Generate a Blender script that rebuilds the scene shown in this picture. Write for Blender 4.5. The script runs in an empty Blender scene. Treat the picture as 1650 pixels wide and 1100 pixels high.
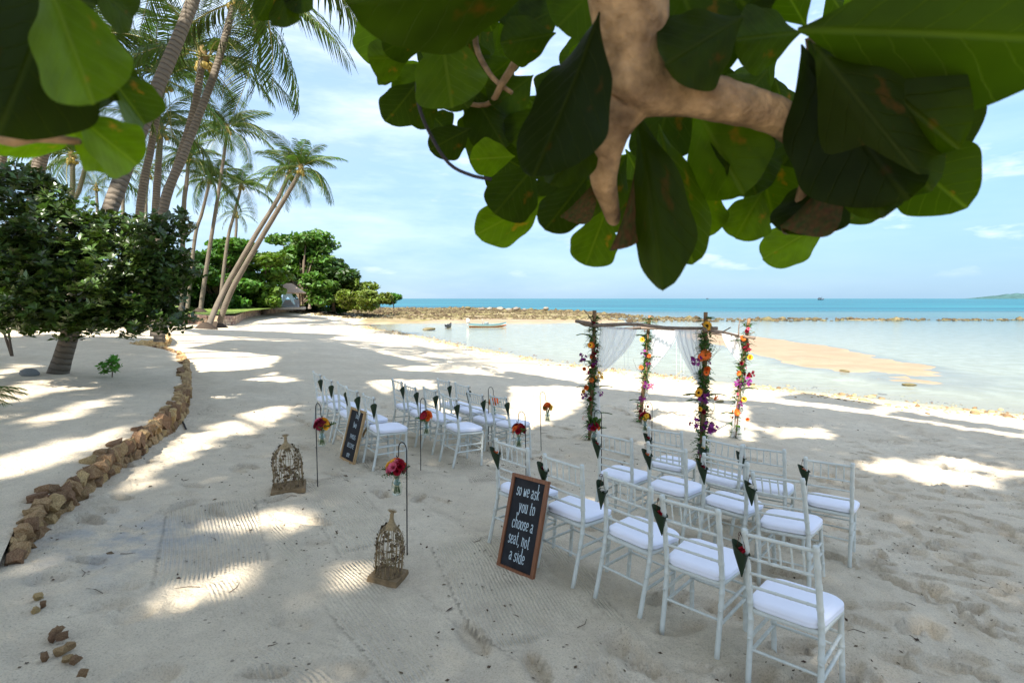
import bpy, bmesh, math, random
import numpy as np
from mathutils import Vector, Matrix, Euler
random.seed(7); rng = np.random.default_rng(7)
R = math.radians
SC = bpy.context.scene
COL = SC.collection

# ------------------------------------------------------------------ camera
F, HC, VH = 844.0, 1.94, 481.0            # focal in 1650-px units, eye height, horizon row
PITCH = math.atan((550 - VH) / F)
cd = bpy.data.cameras.new("camera"); cam = bpy.data.objects.new("camera", cd); COL.objects.link(cam)
cd.sensor_width = 36.0; cd.lens = 36.0 * F / 1650.0
cd.clip_start = 0.05; cd.clip_end = 60000
cam.location = (0, 0, HC); cam.rotation_euler = (math.pi / 2 - PITCH, 0, 0)
cd.dof.use_dof = True; cd.dof.focus_distance = 6.0; cd.dof.aperture_fstop = 6.3
SC.camera = cam

# ------------------------------------------------------------------ sky, sun, exposure
SUN_EL = R(48); SUN_TO = Vector((-.36, -.93, 0)).normalized()          # horizontal direction towards the sun
SUNV = Vector((SUN_TO.x * math.cos(SUN_EL), SUN_TO.y * math.cos(SUN_EL), math.sin(SUN_EL)))
w = bpy.data.worlds.new("World"); SC.world = w; w.use_nodes = True
nt = w.node_tree; nt.nodes.clear()
def N(t, typ, **kw):
    n = t.nodes.new(typ)
    for k, v in kw.items():
        if k in n.inputs.keys(): n.inputs[k].default_value = v
        else: setattr(n, k, v)
    return n
out = N(nt, 'ShaderNodeOutputWorld'); bg = N(nt, 'ShaderNodeBackground'); bg.inputs['Strength'].default_value = 0.092
sky = N(nt, 'ShaderNodeTexSky'); sky.sky_type = 'NISHITA'; sky.sun_disc = False
sky.sun_elevation = SUN_EL; sky.sun_rotation = math.atan2(SUN_TO.x, SUN_TO.y)
sky.air_density = 1.0; sky.dust_density = 0.6; sky.ozone_density = 2.0
tc = N(nt, 'ShaderNodeTexCoord'); sep = N(nt, 'ShaderNodeSeparateXYZ')
nt.links.new(tc.outputs['Generated'], sep.inputs[0])
# thin high cloud: noise over the sky direction, stretched along the horizon
mp = N(nt, 'ShaderNodeMapping'); mp.inputs['Scale'].default_value = (1.0, 1.0, 4.5); mp.inputs['Location'].default_value = (.35, .1, .0)
nt.links.new(tc.outputs['Generated'], mp.inputs[0])
nz = N(nt, 'ShaderNodeTexNoise'); nz.inputs['Scale'].default_value = 1.5; nz.inputs['Detail'].default_value = 9; nz.inputs['Roughness'].default_value = .56; nz.inputs['Distortion'].default_value = .35
nt.links.new(mp.outputs[0], nz.inputs['Vector'])
cr = N(nt, 'ShaderNodeMapRange'); cr.inputs['From Min'].default_value = .34; cr.inputs['From Max'].default_value = .62
cr.inputs['To Min'].default_value = .26; cr.inputs['To Max'].default_value = .92
nt.links.new(nz.outputs['Fac'], cr.inputs['Value'])
# less cloud low over the sea, more to the west (left)
el = N(nt, 'ShaderNodeMapRange', interpolation_type='SMOOTHSTEP'); el.inputs['From Min'].default_value = .0; el.inputs['From Max'].default_value = .52
el.inputs['To Min'].default_value = .22; el.inputs['To Max'].default_value = 1.0
nt.links.new(sep.outputs['Z'], el.inputs['Value'])
wx = N(nt, 'ShaderNodeMapRange', interpolation_type='SMOOTHSTEP'); wx.inputs['From Min'].default_value = -.4; wx.inputs['From Max'].default_value = .8
wx.inputs['To Min'].default_value = 1.12; wx.inputs['To Max'].default_value = .5
nt.links.new(sep.outputs['X'], wx.inputs['Value'])
m1 = N(nt, 'ShaderNodeMath', operation='MULTIPLY'); m2 = N(nt, 'ShaderNodeMath', operation='MULTIPLY', use_clamp=True)
nt.links.new(cr.outputs[0], m1.inputs[0]); nt.links.new(el.outputs[0], m1.inputs[1])
nt.links.new(m1.outputs[0], m2.inputs[0]); nt.links.new(wx.outputs[0], m2.inputs[1])
# small fair-weather cumulus low over the horizon
mp2 = N(nt, 'ShaderNodeMapping'); mp2.inputs['Scale'].default_value = (3.0, 3.0, 11.0)
nt.links.new(tc.outputs['Generated'], mp2.inputs[0])
nz2 = N(nt, 'ShaderNodeTexNoise'); nz2.inputs['Scale'].default_value = 2.1; nz2.inputs['Detail'].default_value = 7; nz2.inputs['Roughness'].default_value = .55
nt.links.new(mp2.outputs[0], nz2.inputs['Vector'])
cu = N(nt, 'ShaderNodeMapRange'); cu.inputs['From Min'].default_value = .56; cu.inputs['From Max'].default_value = .68; cu.inputs['To Max'].default_value = .62
nt.links.new(nz2.outputs['Fac'], cu.inputs['Value'])
bz = N(nt, 'ShaderNodeMapRange', interpolation_type='SMOOTHSTEP'); bz.inputs['From Min'].default_value = .02; bz.inputs['From Max'].default_value = .06
nt.links.new(sep.outputs['Z'], bz.inputs['Value'])
m3 = N(nt, 'ShaderNodeMath', operation='MULTIPLY'); nt.links.new(cu.outputs[0], m3.inputs[0]); nt.links.new(bz.outputs[0], m3.inputs[1])
m4 = N(nt, 'ShaderNodeMath', operation='MAXIMUM', use_clamp=True); nt.links.new(m2.outputs[0], m4.inputs[0]); nt.links.new(m3.outputs[0], m4.inputs[1])
cn = N(nt, 'ShaderNodeTexNoise'); cn.inputs['Scale'].default_value = 2.6; cn.inputs['Detail'].default_value = 6; cn.inputs['Roughness'].default_value = .6; nt.links.new(mp.outputs[0], cn.inputs['Vector'])
ct = N(nt, 'ShaderNodeMapRange'); ct.inputs['From Min'].default_value = .36; ct.inputs['From Max'].default_value = .62; nt.links.new(cn.outputs['Fac'], ct.inputs['Value'])
cc = N(nt, 'ShaderNodeMix', data_type='RGBA'); cc.inputs[6].default_value = (1.95, 2.45, 3.15, 1); cc.inputs[7].default_value = (4.35, 4.6, 4.9, 1); nt.links.new(ct.outputs[0], cc.inputs[0])
mx = N(nt, 'ShaderNodeMix', data_type='RGBA'); nt.links.new(cc.outputs[2], mx.inputs[7])
# blue haze bank along the whole horizon, under the thin cloud
hb = N(nt, 'ShaderNodeMapRange', interpolation_type='SMOOTHSTEP'); hb.inputs['From Min'].default_value = .0; hb.inputs['From Max'].default_value = .62
hb.inputs['To Min'].default_value = .88; hb.inputs['To Max'].default_value = .15
nt.links.new(sep.outputs['Z'], hb.inputs['Value'])
hz = N(nt, 'ShaderNodeMix', data_type='RGBA'); hz.inputs[7].default_value = (.62, 1.34, 2.15, 1)
nt.links.new(hb.outputs[0], hz.inputs[0]); nt.links.new(sky.outputs[0], hz.inputs[6])
nt.links.new(m4.outputs[0], mx.inputs[0]); nt.links.new(hz.outputs[2], mx.inputs[6])
nt.links.new(mx.outputs[2], bg.inputs['Color']); nt.links.new(bg.outputs[0], out.inputs[0])

sl = bpy.data.lights.new("sun", 'SUN'); sl.energy = 3.3; sl.angle = R(.53); sl.color = (1.0, .95, .86)
so = bpy.data.objects.new("sun", sl); COL.objects.link(so); so.rotation_euler = (-SUNV).to_track_quat('-Z', 'Y').to_euler()
so.location = (-20, -40, 40)
SC.view_settings.view_transform = 'Standard'; SC.view_settings.look = 'None'
SC.view_settings.exposure = 2.05; SC.view_settings.gamma = 1; SC.view_settings.use_curve_mapping = False
SC.render.engine = 'CYCLES'
SC.cycles.use_denoising = True
try: SC.cycles.denoiser = 'OPENIMAGEDENOISE'
except Exception: pass
SC.cycles.max_bounces = 8; SC.cycles.transparent_max_bounces = 16; SC.cycles.caustics_refractive = False; SC.cycles.caustics_reflective = False

# ------------------------------------------------------------------ helpers
def tag(o, label=None, cat=None, group=None, kind=None):
    if label: o['label'] = label
    if cat: o['category'] = cat
    if group: o['group'] = group
    if kind: o['kind'] = kind
    return o
def empty(name, loc=(0, 0, 0), rz=0, label=None, cat=None, group=None):
    o = bpy.data.objects.new(name, None); COL.objects.link(o); o.location = loc; o.rotation_euler = (0, 0, rz)
    o.empty_display_size = .1
    return tag(o, label, cat, group)
def link(name, me, parent=None, loc=None, rot=None, scale=None):
    o = bpy.data.objects.new(name, me); COL.objects.link(o)
    if parent: o.parent = parent
    if loc is not None: o.location = loc
    if rot is not None: o.rotation_euler = rot
    if scale is not None: o.scale = scale if hasattr(scale, '__len__') else (scale,) * 3
    return o
def kids(o): return [c for c in bpy.data.objects if c.parent == o]
def copy_tree(o, parent=None):
    c = o.copy(); COL.objects.link(c)
    if parent: c.parent = parent
    for ch in o.children: copy_tree(ch, c)
    return c

class MB:
    """collects verts and faces of ONE mesh"""
    def __init__(s): s.v = []; s.f = []; s.uv = None
    def add(s, vs, fs):
        n = len(s.v); s.v.extend([tuple(p) for p in vs]); s.f.extend([tuple(i + n for i in f) for f in fs]); return s
    def box(s, c, d, rot=None):
        x, y, z = d[0] / 2, d[1] / 2, d[2] / 2
        vs = [Vector(p) for p in ((-x,-y,-z),(x,-y,-z),(x,y,-z),(-x,y,-z),(-x,-y,z),(x,-y,z),(x,y,z),(-x,y,z))]
        if rot is not None: vs = [rot @ p for p in vs]
        c = Vector(c)
        return s.add([p + c for p in vs], [(3,2,1,0),(4,5,6,7),(0,1,5,4),(1,2,6,5),(2,3,7,6),(3,0,4,7)])
    def tube(s, pts, rad, n=8, cap=True):
        pts = [Vector(p) for p in pts]; m = len(pts)
        if not hasattr(rad, '__len__'): rad = [rad] * m
        vs = []; fs = []; up = None
        for i, p in enumerate(pts):
            t = (pts[min(i + 1, m - 1)] - pts[max(i - 1, 0)])
            if t.length < 1e-9: t = Vector((0, 0, 1))
            t.normalize()
            if up is None:
                up = Vector((1, 0, 0)) if abs(t.x) < .9 else Vector((0, 1, 0))
            a = (up - t * up.dot(t)).normalized(); b = t.cross(a); up = a
            for k in range(n):
                an = 2 * math.pi * k / n
                vs.append(p + (a * math.cos(an) + b * math.sin(an)) * rad[i])
        for i in range(m - 1):
            for k in range(n):
                k2 = (k + 1) % n
                fs.append((i*n+k, i*n+k2, (i+1)*n+k2, (i+1)*n+k))
        if cap:
            fs.append(tuple(reversed(range(n)))); fs.append(tuple(range((m-1)*n, m*n)))
        return s.add(vs, fs)
    def lathe(s, prof, n=16, c=(0, 0, 0)):
        c = Vector(c); vs = []; fs = []; m = len(prof)
        for r, z in prof:
            for k in range(n):
                an = 2 * math.pi * k / n; vs.append(c + Vector((r * math.cos(an), r * math.sin(an), z)))
        for i in range(m - 1):
            for k in range(n):
                k2 = (k + 1) % n; fs.append((i*n+k, i*n+k2, (i+1)*n+k2, (i+1)*n+k))
        return s.add(vs, fs)
    def ball(s, c, r, n=8, m=5, sq=1.0):
        return s.lathe([(max(1e-4, r * math.sin(math.pi * i / m)), -r * sq * math.cos(math.pi * i / m)) for i in range(m + 1)], n, c)
    def mesh(s, name, mat=None, smooth=True):
        me = bpy.data.meshes.new(name); me.from_pydata(s.v, [], s.f); me.update()
        if mat: me.materials.append(mat)
        if smooth: me.polygons.foreach_set('use_smooth', [True] * len(me.polygons))
        return me
    def build(s, name, mat=None, parent=None, smooth=True, loc=None):
        return link(name, s.mesh(name, mat, smooth), parent, loc)
def np_mesh(name, V, Q, mat=None, smooth=True, uv=None):
    """V (n,3), Q (m,k) constant-size faces"""
    me = bpy.data.meshes.new(name); V = np.asarray(V, np.float32); Q = np.asarray(Q, np.int32); k = Q.shape[1]
    me.vertices.add(len(V)); me.vertices.foreach_set('co', V.ravel())
    me.loops.add(Q.size); me.loops.foreach_set('vertex_index', Q.ravel())
    me.polygons.add(len(Q)); me.polygons.foreach_set('loop_start', np.arange(0, Q.size, k, dtype=np.int32))
    me.polygons.foreach_set('loop_total', np.full(len(Q), k, np.int32))
    if smooth: me.polygons.foreach_set('use_smooth', np.ones(len(Q), bool))
    if uv is not None:
        l = me.uv_layers.new(name='UVMap'); l.data.foreach_set('uv', np.asarray(uv, np.float32)[Q.ravel()].ravel())
    me.update(calc_edges=True); me.validate()
    if mat: me.materials.append(mat)
    return me
def interp(pts, t):
    """catmull-rom through points, t in 0..1"""
    n = len(pts) - 1; x = min(max(t, 0), 1) * n; i = min(int(x), n - 1); f = x - i
    p0, p1, p2, p3 = (Vector(pts[max(i-1, 0)]), Vector(pts[i]), Vector(pts[i+1]), Vector(pts[min(i+2, n)]))
    return .5 * ((2*p1) + (p2-p0)*f + (2*p0-5*p1+4*p2-p3)*f*f + (3*p1-p0-3*p2+p3)*f*f*f)
def curve(pts, n): return [interp(pts, i / (n - 1)) for i in range(n)]
def smooth01(x): x = np.clip(x, 0, 1); return x * x * (3 - 2 * x)

_lat = rng.random((256, 256))
def vnoise(x, y):
    xi = np.floor(x).astype(int); yi = np.floor(y).astype(int); fx = x - xi; fy = y - yi
    fx = fx*fx*(3-2*fx); fy = fy*fy*(3-2*fy); a = lambda i, j: _lat[(xi+i) % 256, (yi+j) % 256]
    return (a(0,0)*(1-fx)+a(1,0)*fx)*(1-fy) + (a(0,1)*(1-fx)+a(1,1)*fx)*fy - .5
def fbm(x, y, o=4):
    s = 0; a = 1.0
    for k in range(o): s = s + a * vnoise(x * 2**k + 17.3*k, y * 2**k + 9.1*k); a *= .5
    return s

# ------------------------------------------------------------------ materials
def mat(name, col=(.5,.5,.5), rough=.6, spec=.3, metal=0.0, var=0.0, nscale=8.0, bump=0.0, bscale=40.0, translucent=None, alpha=None, objvar=0.0, island=0.0, col2=None, coords='Object', stretch=None, bdist=.01):
    m = bpy.data.materials.new(name); m.use_nodes = True; t = m.node_tree
    b = t.nodes['Principled BSDF']; b.inputs['Roughness'].default_value = rough; b.inputs['Metallic'].default_value = metal
    b.inputs['Specular IOR Level'].default_value = spec
    c = N(t, 'ShaderNodeTexCoord'); vec = c.outputs[coords]
    if stretch:
        mpn = N(t, 'ShaderNodeMapping'); mpn.inputs['Scale'].default_value = stretch; t.links.new(vec, mpn.inputs[0]); vec = mpn.outputs[0]
    rgb = N(t, 'ShaderNodeRGB'); rgb.outputs[0].default_value = (*col, 1); cur = rgb.outputs[0]
    if col2 is not None:
        n = N(t, 'ShaderNodeTexNoise'); n.inputs['Scale'].default_value = nscale; n.inputs['Detail'].default_value = 5; t.links.new(vec, n.inputs['Vector'])
        mr = N(t, 'ShaderNodeMapRange'); mr.inputs['From Min'].default_value = .35; mr.inputs['From Max'].default_value = .65; t.links.new(n.outputs['Fac'], mr.inputs['Value'])
        x = N(t, 'ShaderNodeMix', data_type='RGBA'); x.inputs[7].default_value = (*col2, 1); t.links.new(mr.outputs[0], x.inputs[0]); t.links.new(cur, x.inputs[6]); cur = x.outputs[2]
    def vary(cur, src, amt, hue=.0):
        mr = N(t, 'ShaderNodeMapRange'); mr.inputs['To Min'].default_value = 1 - amt; mr.inputs['To Max'].default_value = 1 + amt; t.links.new(src, mr.inputs['Value'])
        h = N(t, 'ShaderNodeHueSaturation'); t.links.new(cur, h.inputs['Color']); t.links.new(mr.outputs[0], h.inputs['Value'])
        if hue:
            mh = N(t, 'ShaderNodeMapRange'); mh.inputs['To Min'].default_value = .5 - hue; mh.inputs['To Max'].default_value = .5 + hue; t.links.new(src, mh.inputs['Value']); t.links.new(mh.outputs[0], h.inputs['Hue'])
        return h.outputs[0]
    if var:
        n = N(t, 'ShaderNodeTexNoise'); n.inputs['Scale'].default_value = nscale * 1.7; n.inputs['Detail'].default_value = 6; t.links.new(vec, n.inputs['Vector']); cur = vary(cur, n.outputs['Fac'], var * 1.6)
    if objvar:
        oi = N(t, 'ShaderNodeObjectInfo'); cur = vary(cur, oi.outputs['Random'], objvar, .015)
    if island:
        g = N(t, 'ShaderNodeNewGeometry'); cur = vary(cur, g.outputs['Random Per Island'], island, .02)
    t.links.new(cur, b.inputs['Base Color'])
    if bump:
        n = N(t, 'ShaderNodeTexNoise'); n.inputs['Scale'].default_value = bscale; n.inputs['Detail'].default_value = 6; t.links.new(vec, n.inputs['Vector'])
        bp = N(t, 'ShaderNodeBump'); bp.inputs['Strength'].default_value = bump; bp.inputs['Distance'].default_value = bdist; t.links.new(n.outputs['Fac'], bp.inputs['Height']); t.links.new(bp.outputs[0], b.inputs['Normal'])
    last = b.outputs[0]; o = t.nodes['Material Output']
    if translucent:
        tr = N(t, 'ShaderNodeBsdfTranslucent')
        h = N(t, 'ShaderNodeMix', data_type='RGBA', blend_type='MULTIPLY'); h.inputs[0].default_value = 1; h.inputs[7].default_value = (*translucent[1], 1); t.links.new(cur, h.inputs[6]); t.links.new(h.outputs[2], tr.inputs[0])
        a = N(t, 'ShaderNodeMixShader'); a.inputs[0].default_value = translucent[0]; t.links.new(last, a.inputs[1]); t.links.new(tr.outputs[0], a.inputs[2]); last = a.outputs[0]
    if alpha is not None:
        tp = N(t, 'ShaderNodeBsdfTransparent'); a = N(t, 'ShaderNodeMixShader'); a.inputs[0].default_value = alpha; t.links.new(tp.outputs[0], a.inputs[1]); t.links.new(last, a.inputs[2]); last = a.outputs[0]
    t.links.new(last, o.inputs[0]); return m
MAT = {}
def M(k, *a, **kw):
    if k not in MAT: MAT[k] = mat(k, *a, **kw)
    return MAT[k]

# ------------------------------------------------------------------ terrain
SEA = -1.3
_St = np.array([-40., 0.2, 6.9, 17, 26.4, 35, 43.6, 50, 58, 78, 93, 100, 130, 260]); _Ss = np.array([20.3, 20.3, 20.0, 20.2, 22.6, 25.4, 28, 28.9, 33, 46, 57, 40, -20, -150])
_Pd = np.array([-200., -60, -14, -5, 0, 14.2, 20.2, 30, 60, 200]); _Pz = np.array([-9., -2.2, -.42, -.17, 0, .80, 1.30, 1.55, 1.75, 2.0])
BAR = [(18., 46.), (17.8, 34.6), (17., 26.), (17.4, 20.5), (24, 17.5)]; BARH = [.035, .045, .02, -.02, -.07]
def seg_dist(x, y, pts):
    best = np.full(np.shape(x), 1e9); tt = np.zeros(np.shape(x))
    for i in range(len(pts) - 1):
        ax, ay = pts[i]; bx, by = pts[i+1]; dx, dy = bx-ax, by-ay; L = dx*dx+dy*dy
        t = np.clip(((x-ax)*dx + (y-ay)*dy) / L, 0, 1); d = np.hypot(x-ax-t*dx, y-ay-t*dy)
        m = d < best; best = np.where(m, d, best); tt = np.where(m, i + t, tt)
    return best, tt
def ground(x, y):
    x = np.asarray(x, float); y = np.asarray(y, float)
    s = (x + y) * .70711; t = (y - x) * .70711
    D = np.interp(t, _St, _Ss) - s
    z = SEA + np.interp(D, _Pd, _Pz) + .0173 * np.clip(t, -5, 12) * smooth01((D - 4) / 10)
    # sand bar in the bay
    d, tt = seg_dist(x, y, BAR); h = np.interp(tt, range(5), BARH)
    zb = SEA + h + .05 * vnoise(x * .45, y * .8) + .03 * vnoise(x * 1.3, y * 2.0) - .35 * smooth01((d - 2.2) / (5.5 + 2 * vnoise(x * .2, y * .2))) 
    z = np.where((D < 0) & (zb > z), zb, z)
    # reef flat closing the bay, with its sandy near edge
    fr = 74 + 4 * vnoise(x * .08, y * .08) + np.clip(x - 12, 0, 200) * .06
    wid = np.interp(x, [-60, -10, 12, 30, 75, 90], [95, 95, 60, 11, 5, 3])
    bw = np.interp(x, [4, 18], [12, 2.5]); k = smooth01((y - fr + bw) / bw) * smooth01((fr + wid + bw * .6 - y) / (bw * .6)) * smooth01((86 - x) / 12)
    rz = SEA + np.where(x > 16, -.12, .12) + .25 * (vnoise(x * .25, y * .25) + .2)
    z = z + np.where(D < 6, np.maximum(0, rz - z) * k, 0)
    return z
def ray(u, v):
    x = (u - 825) / F; zz = -(v - 550) / F; c, s_ = math.cos(PITCH), math.sin(PITCH)
    return Vector((x, c + zz * s_, zz * c - s_))
def PX(u, v, Y):
    """point on the sight line of a photo pixel, Y metres ahead"""
    r = ray(u, v); return Vector((0, 0, HC)) + r * (Y / r.y)
def G(u, v, extra=0.0):
    """where the sight line of a photo pixel meets the ground"""
    r = ray(u, v); lo, hi = .5, 400.
    f_ = lambda t: HC + t * r.z - float(ground(t * r.x, t * r.y)) - extra
    t = lo
    while t < hi and f_(t) > 0: t *= 1.03
    a, b = t / 1.03, t
    for _ in range(30):
        m = (a + b) / 2
        if f_(m) > 0: a = m
        else: b = m
    return Vector((b * r.x, b * r.y, HC + b * r.z - extra))
def proj(p):
    c, s_ = math.cos(PITCH), math.sin(PITCH); d = p - Vector((0, 0, HC))
    yy = d.y * c - d.z * s_; zz = d.z * c + d.y * s_
    if yy <= .02: return None
    return 825 + F * d.x / yy, 550 - F * zz / yy
# ------------------------------------------------------------------ sand
def axis(lo, f0, f1, hi, step, g):
    a = list(np.arange(f0, f1, step)); s = step; p = a[-1]
    while p < hi: s *= g; p += s; a.append(p)
    s = step; p = f0; b = []
    while p > lo: s *= g; p -= s; b.append(p)
    return np.array(b[::-1] + a)
ax = axis(-140, -4.2, 6.2, 150, .026, 1.045); ay = axis(-14, 1.9, 9.0, 260, .026, 1.033)
X, Y = np.meshgrid(ax, ay); Z = ground(X, Y)
Dn = np.interp((Y - X) * .70711, _St, _Ss) - (X + Y) * .70711
near = smooth01((16 - np.hypot(X, Y - 5)) / 8)
dry = smooth01((Dn - 1) / 4)
Z += dry * (.045 * fbm(X * .55, Y * .55, 3) + .028 * fbm(X * 1.9, Y * 1.9, 3) * near + .016 * fbm(X * 6, Y * 6, 2) * near + .007 * fbm(X * 15, Y * 15, 2) * near)
Z += dry * (1 - near) * .02 * fbm(X * 1.2, Y * 1.2, 2)
def dimple(x, y, rx, ry, an, depth):
    i0, i1 = np.searchsorted(ax, (x - 2.2*max(rx, ry), x + 2.2*max(rx, ry))); j0, j1 = np.searchsorted(ay, (y - 2.2*max(rx, ry), y + 2.2*max(rx, ry)))
    if i1 <= i0 or j1 <= j0: return
    xx = X[j0:j1, i0:i1] - x; yy = Y[j0:j1, i0:i1] - y; c, s = math.cos(an), math.sin(an)
    q = np.sqrt(((c*xx + s*yy) / rx)**2 + ((-s*xx + c*yy) / ry)**2)
    Z[j0:j1, i0:i1] += -depth * smooth01((1.15 - q) / .32) + .42 * depth * np.exp(-((q - 1.3) / .28)**2) * (.6 + .5 * math.sin(an))
# footprints: thick around the chairs and on the right, fewer in the raked aisle
for k in range(2300):
    x = rng.uniform(-4.5, 11); y = rng.uniform(1.4, 13)
    a_ = (x * .69 + y * .72); b_ = (x * .72 - y * .69)          # along the aisle, across it
    dens = .30
    if b_ > -1.7: dens = .85
    if x > 2.5: dens = .95
    if -4.6 < b_ < -1.9: dens = .07
    if y < 2.6 and x < -.3: dens = .6
    if rng.random() > dens: continue
    d = .8 + .6 * rng.random()
    dimple(x, y, .145 * d, .052 * d, rng.normal(-.35, .7), (.02 + .042 * rng.random()))
for (u, v, L, W, an, dp) in ((505,870,.20,.05,.3,.03),(470,1000,.22,.07,-.4,.035),(560,1085,.2,.08,-.6,.04),(175,975,.22,.08,.2,.04),(215,990,.2,.09,.8,.04),(235,1090,.25,.1,.4,.045),(75,930,.2,.1,.1,.05),(290,975,.16,.08,.5,.03),(190,945,.25,.06,.4,.035),(1350,1010,.16,.07,.5,.04),(1440,1060,.2,.08,-.5,.045),(1490,1010,.2,.07,-.4,.04),(1560,1060,.18,.08,-.3,.045),(1420,930,.16,.06,-.6,.03),(1000,1040,.25,.1,-.7,.05),(1030,1070,.2,.1,-.2,.05)):
    p = G(u, v); dimple(p.x, p.y, L * .55, max(W, .065), an, dp * .8)
# raked patches: the rake's teeth run along a straight line inside each patch
RK = [((575,955),(640,1030),(500,930),(760,1040)), ((790,880),(840,950),(700,880),(960,1000)), ((350,840),(352,885),(275,826),(425,900)),
      ((360,905),(395,985),(320,890),(440,1000)), ((560,735),(640,755),(470,722),(720,770)), ((960,1010),(1010,1075),(880,990),(1080,1090)),
      ((620,1060),(690,1095),(540,1040),(760,1096)), ((455,870),(480,900),(400,862),(500,905)), ((905,900),(950,960),(870,880),(1000,985)), ((400,1050),(450,1090),(330,1010),(520,1095)), ((820,1050),(880,1095),(770,1020),(950,1095)), ((530,800),(570,850),(480,780),(640,860)), ((770,720),(800,760),(720,700),(850,770)), ((700,820),(760,850),(660,800),(790,860))]
RU = np.zeros_like(X); RM = np.zeros_like(X); OCC = np.zeros_like(X)
for (p0, p1, q0, q1) in RK:
    A, B = G(*p0), G(*p1); d = (B - A); d.z = 0; d.normalize(); n = Vector((-d.y, d.x, 0))
    C0, C1 = G(*q0), G(*q1); c = (C0 + C1) / 2; hx = abs((C1 - C0).dot(d)) / 2 + .15; hy = abs((C1 - C0).dot(n)) / 2 + .05
    l = (X - c.x) * d.x + (Y - c.y) * d.y; m_ = (X - c.x) * n.x + (Y - c.y) * n.y
    msk = smooth01((hx - np.abs(l + .12 * np.sin(m_ * 3))) / .10) * smooth01((hy - np.abs(m_)) / .06)
    msk = msk * (1 - OCC); msk[msk < .02] = 0
    OCC = np.maximum(OCC, smooth01((hx + .10 - np.abs(l)) / .06) * smooth01((hy + .09 - np.abs(m_)) / .05))
    RU = np.where(msk > 0, m_ + .035 * np.sin(l * 2.2 + c.x), RU); RM = np.maximum(RM, msk * np.clip(.75 + 1.3 * fbm(X * 2.3 + c.x, Y * 2.3, 2), .15, 1) * (1 + 1.5 * np.exp(-((hx - np.abs(l) - .05) / .035)**2)))
V = np.stack([X, Y, Z], -1).reshape(-1, 3); nx = len(ax); ny = len(ay)
ii, jj = np.meshgrid(np.arange(nx - 1), np.arange(ny - 1)); b0 = (jj * nx + ii).ravel()
Q = np.stack([b0, b0 + 1, b0 + nx + 1, b0 + nx], 1)
def sand_mat():
    m = bpy.data.materials.new('sand'); m.use_nodes = True; t = m.node_tree; b = t.nodes['Principled BSDF']
    b.inputs['Roughness'].default_value = .9; b.inputs['Specular IOR Level'].default_value = .12
    c = N(t, 'ShaderNodeTexCoord'); geo = N(t, 'ShaderNodeNewGeometry'); sp = N(t, 'ShaderNodeSeparateXYZ'); t.links.new(geo.outputs['Position'], sp.inputs[0])
    def noise(sc, det, ro=.6):
        n = N(t, 'ShaderNodeTexNoise'); n.inputs['Scale'].default_value = sc; n.inputs['Detail'].default_value = det; n.inputs['Roughness'].default_value = ro; t.links.new(c.outputs['Object'], n.inputs['Vector']); return n.outputs['Fac']
    def rng_(src, a, b_, c_, d_):
        r = N(t, 'ShaderNodeMapRange'); t.links.new(src, r.inputs['Value'])
        for k, v in zip(('From Min','From Max','To Min','To Max'), (a, b_, c_, d_)): r.inputs[k].default_value = v
        return r.outputs[0]
    def mix(f, a, b_):
        x = N(t, 'ShaderNodeMix', data_type='RGBA')
        if isinstance(f, float): x.inputs[0].default_value = f
        else: t.links.new(f, x.inputs[0])
        for i, q in ((6, a), (7, b_)):
            if isinstance(q, tuple): x.inputs[i].default_value = (*q, 1)
            else: t.links.new(q, x.inputs[i])
        return x.outputs[2]
    def math_(op, a, b_):
        x = N(t, 'ShaderNodeMath', operation=op, use_clamp=(op in ('MULTIPLY',)))
        for i, q in ((0, a), (1, b_)):
            if isinstance(q, (int, float)): x.inputs[i].default_value = q
            else: t.links.new(q, x.inputs[i])
        return x.outputs[0]
    base = mix(rng_(noise(.7, 6), .35, .65, 0, 1), (.74,.635,.475), (.65,.545,.395))
    base = mix(rng_(noise(5., 6), .42, .66, 0, .5), base, (.54,.455,.34))
    base = mix(rng_(noise(95., 4, .75), .48, .72, 0, .8), base, (.36,.29,.215))
    # dark specks of seed and bark, scattered
    vo = N(t, 'ShaderNodeTexVoronoi'); vo.inputs['Scale'].default_value = 13.; t.links.new(c.outputs['Object'], vo.inputs['Vector'])
    spk = math_('MULTIPLY', rng_(vo.outputs['Distance'], .10, .15, 1, 0), rng_(noise(.9, 3), .46, .6, 0, 1))
    base = mix(math_('MULTIPLY', spk, .8), base, (.10,.075,.055))
    vo2 = N(t, 'ShaderNodeTexVoronoi'); vo2.inputs['Scale'].default_value = 34.; t.links.new(c.outputs['Object'], vo2.inputs['Vector'])
    spk2 = math_('MULTIPLY', rng_(vo2.outputs['Distance'], .10, .16, 1, 0), rng_(noise(1.7, 3), .48, .62, 0, 1))
    base = mix(math_('MULTIPLY', spk2, .7), base, (.16,.11,.08))
    # grey ashy stain near the wall
    st = N(t, 'ShaderNodeAttribute'); st.attribute_name = 'stain'
    base = mix(math_('MULTIPLY', st.outputs['Fac'], rng_(noise(3.5, 6), .42, .62, 0, .8)), base, (.30,.32,.34))
    # tide line: coarse tan shell grit, then damp sand
    dd = N(t, 'ShaderNodeAttribute'); dd.attribute_name = 'shore'
    wob = math_('ADD', dd.outputs['Fac'], rng_(noise(.45, 5), 0, 1, -1.3, 1.3))
    grit = math_('MULTIPLY', rng_(wob, .2, 2.2, 1, 0), rng_(noise(1.3, 6), .3, .6, .3, 1))
    base = mix(math_('MULTIPLY', grit, .8), base, (.38,.275,.14))
    damp = math_('MULTIPLY', rng_(wob, -.6, .3, 1, 0), rng_(wob, -3.5, -1.2, 0, 1))
    base = mix(math_('MULTIPLY', damp, .9), base, (.43,.315,.20))
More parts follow.
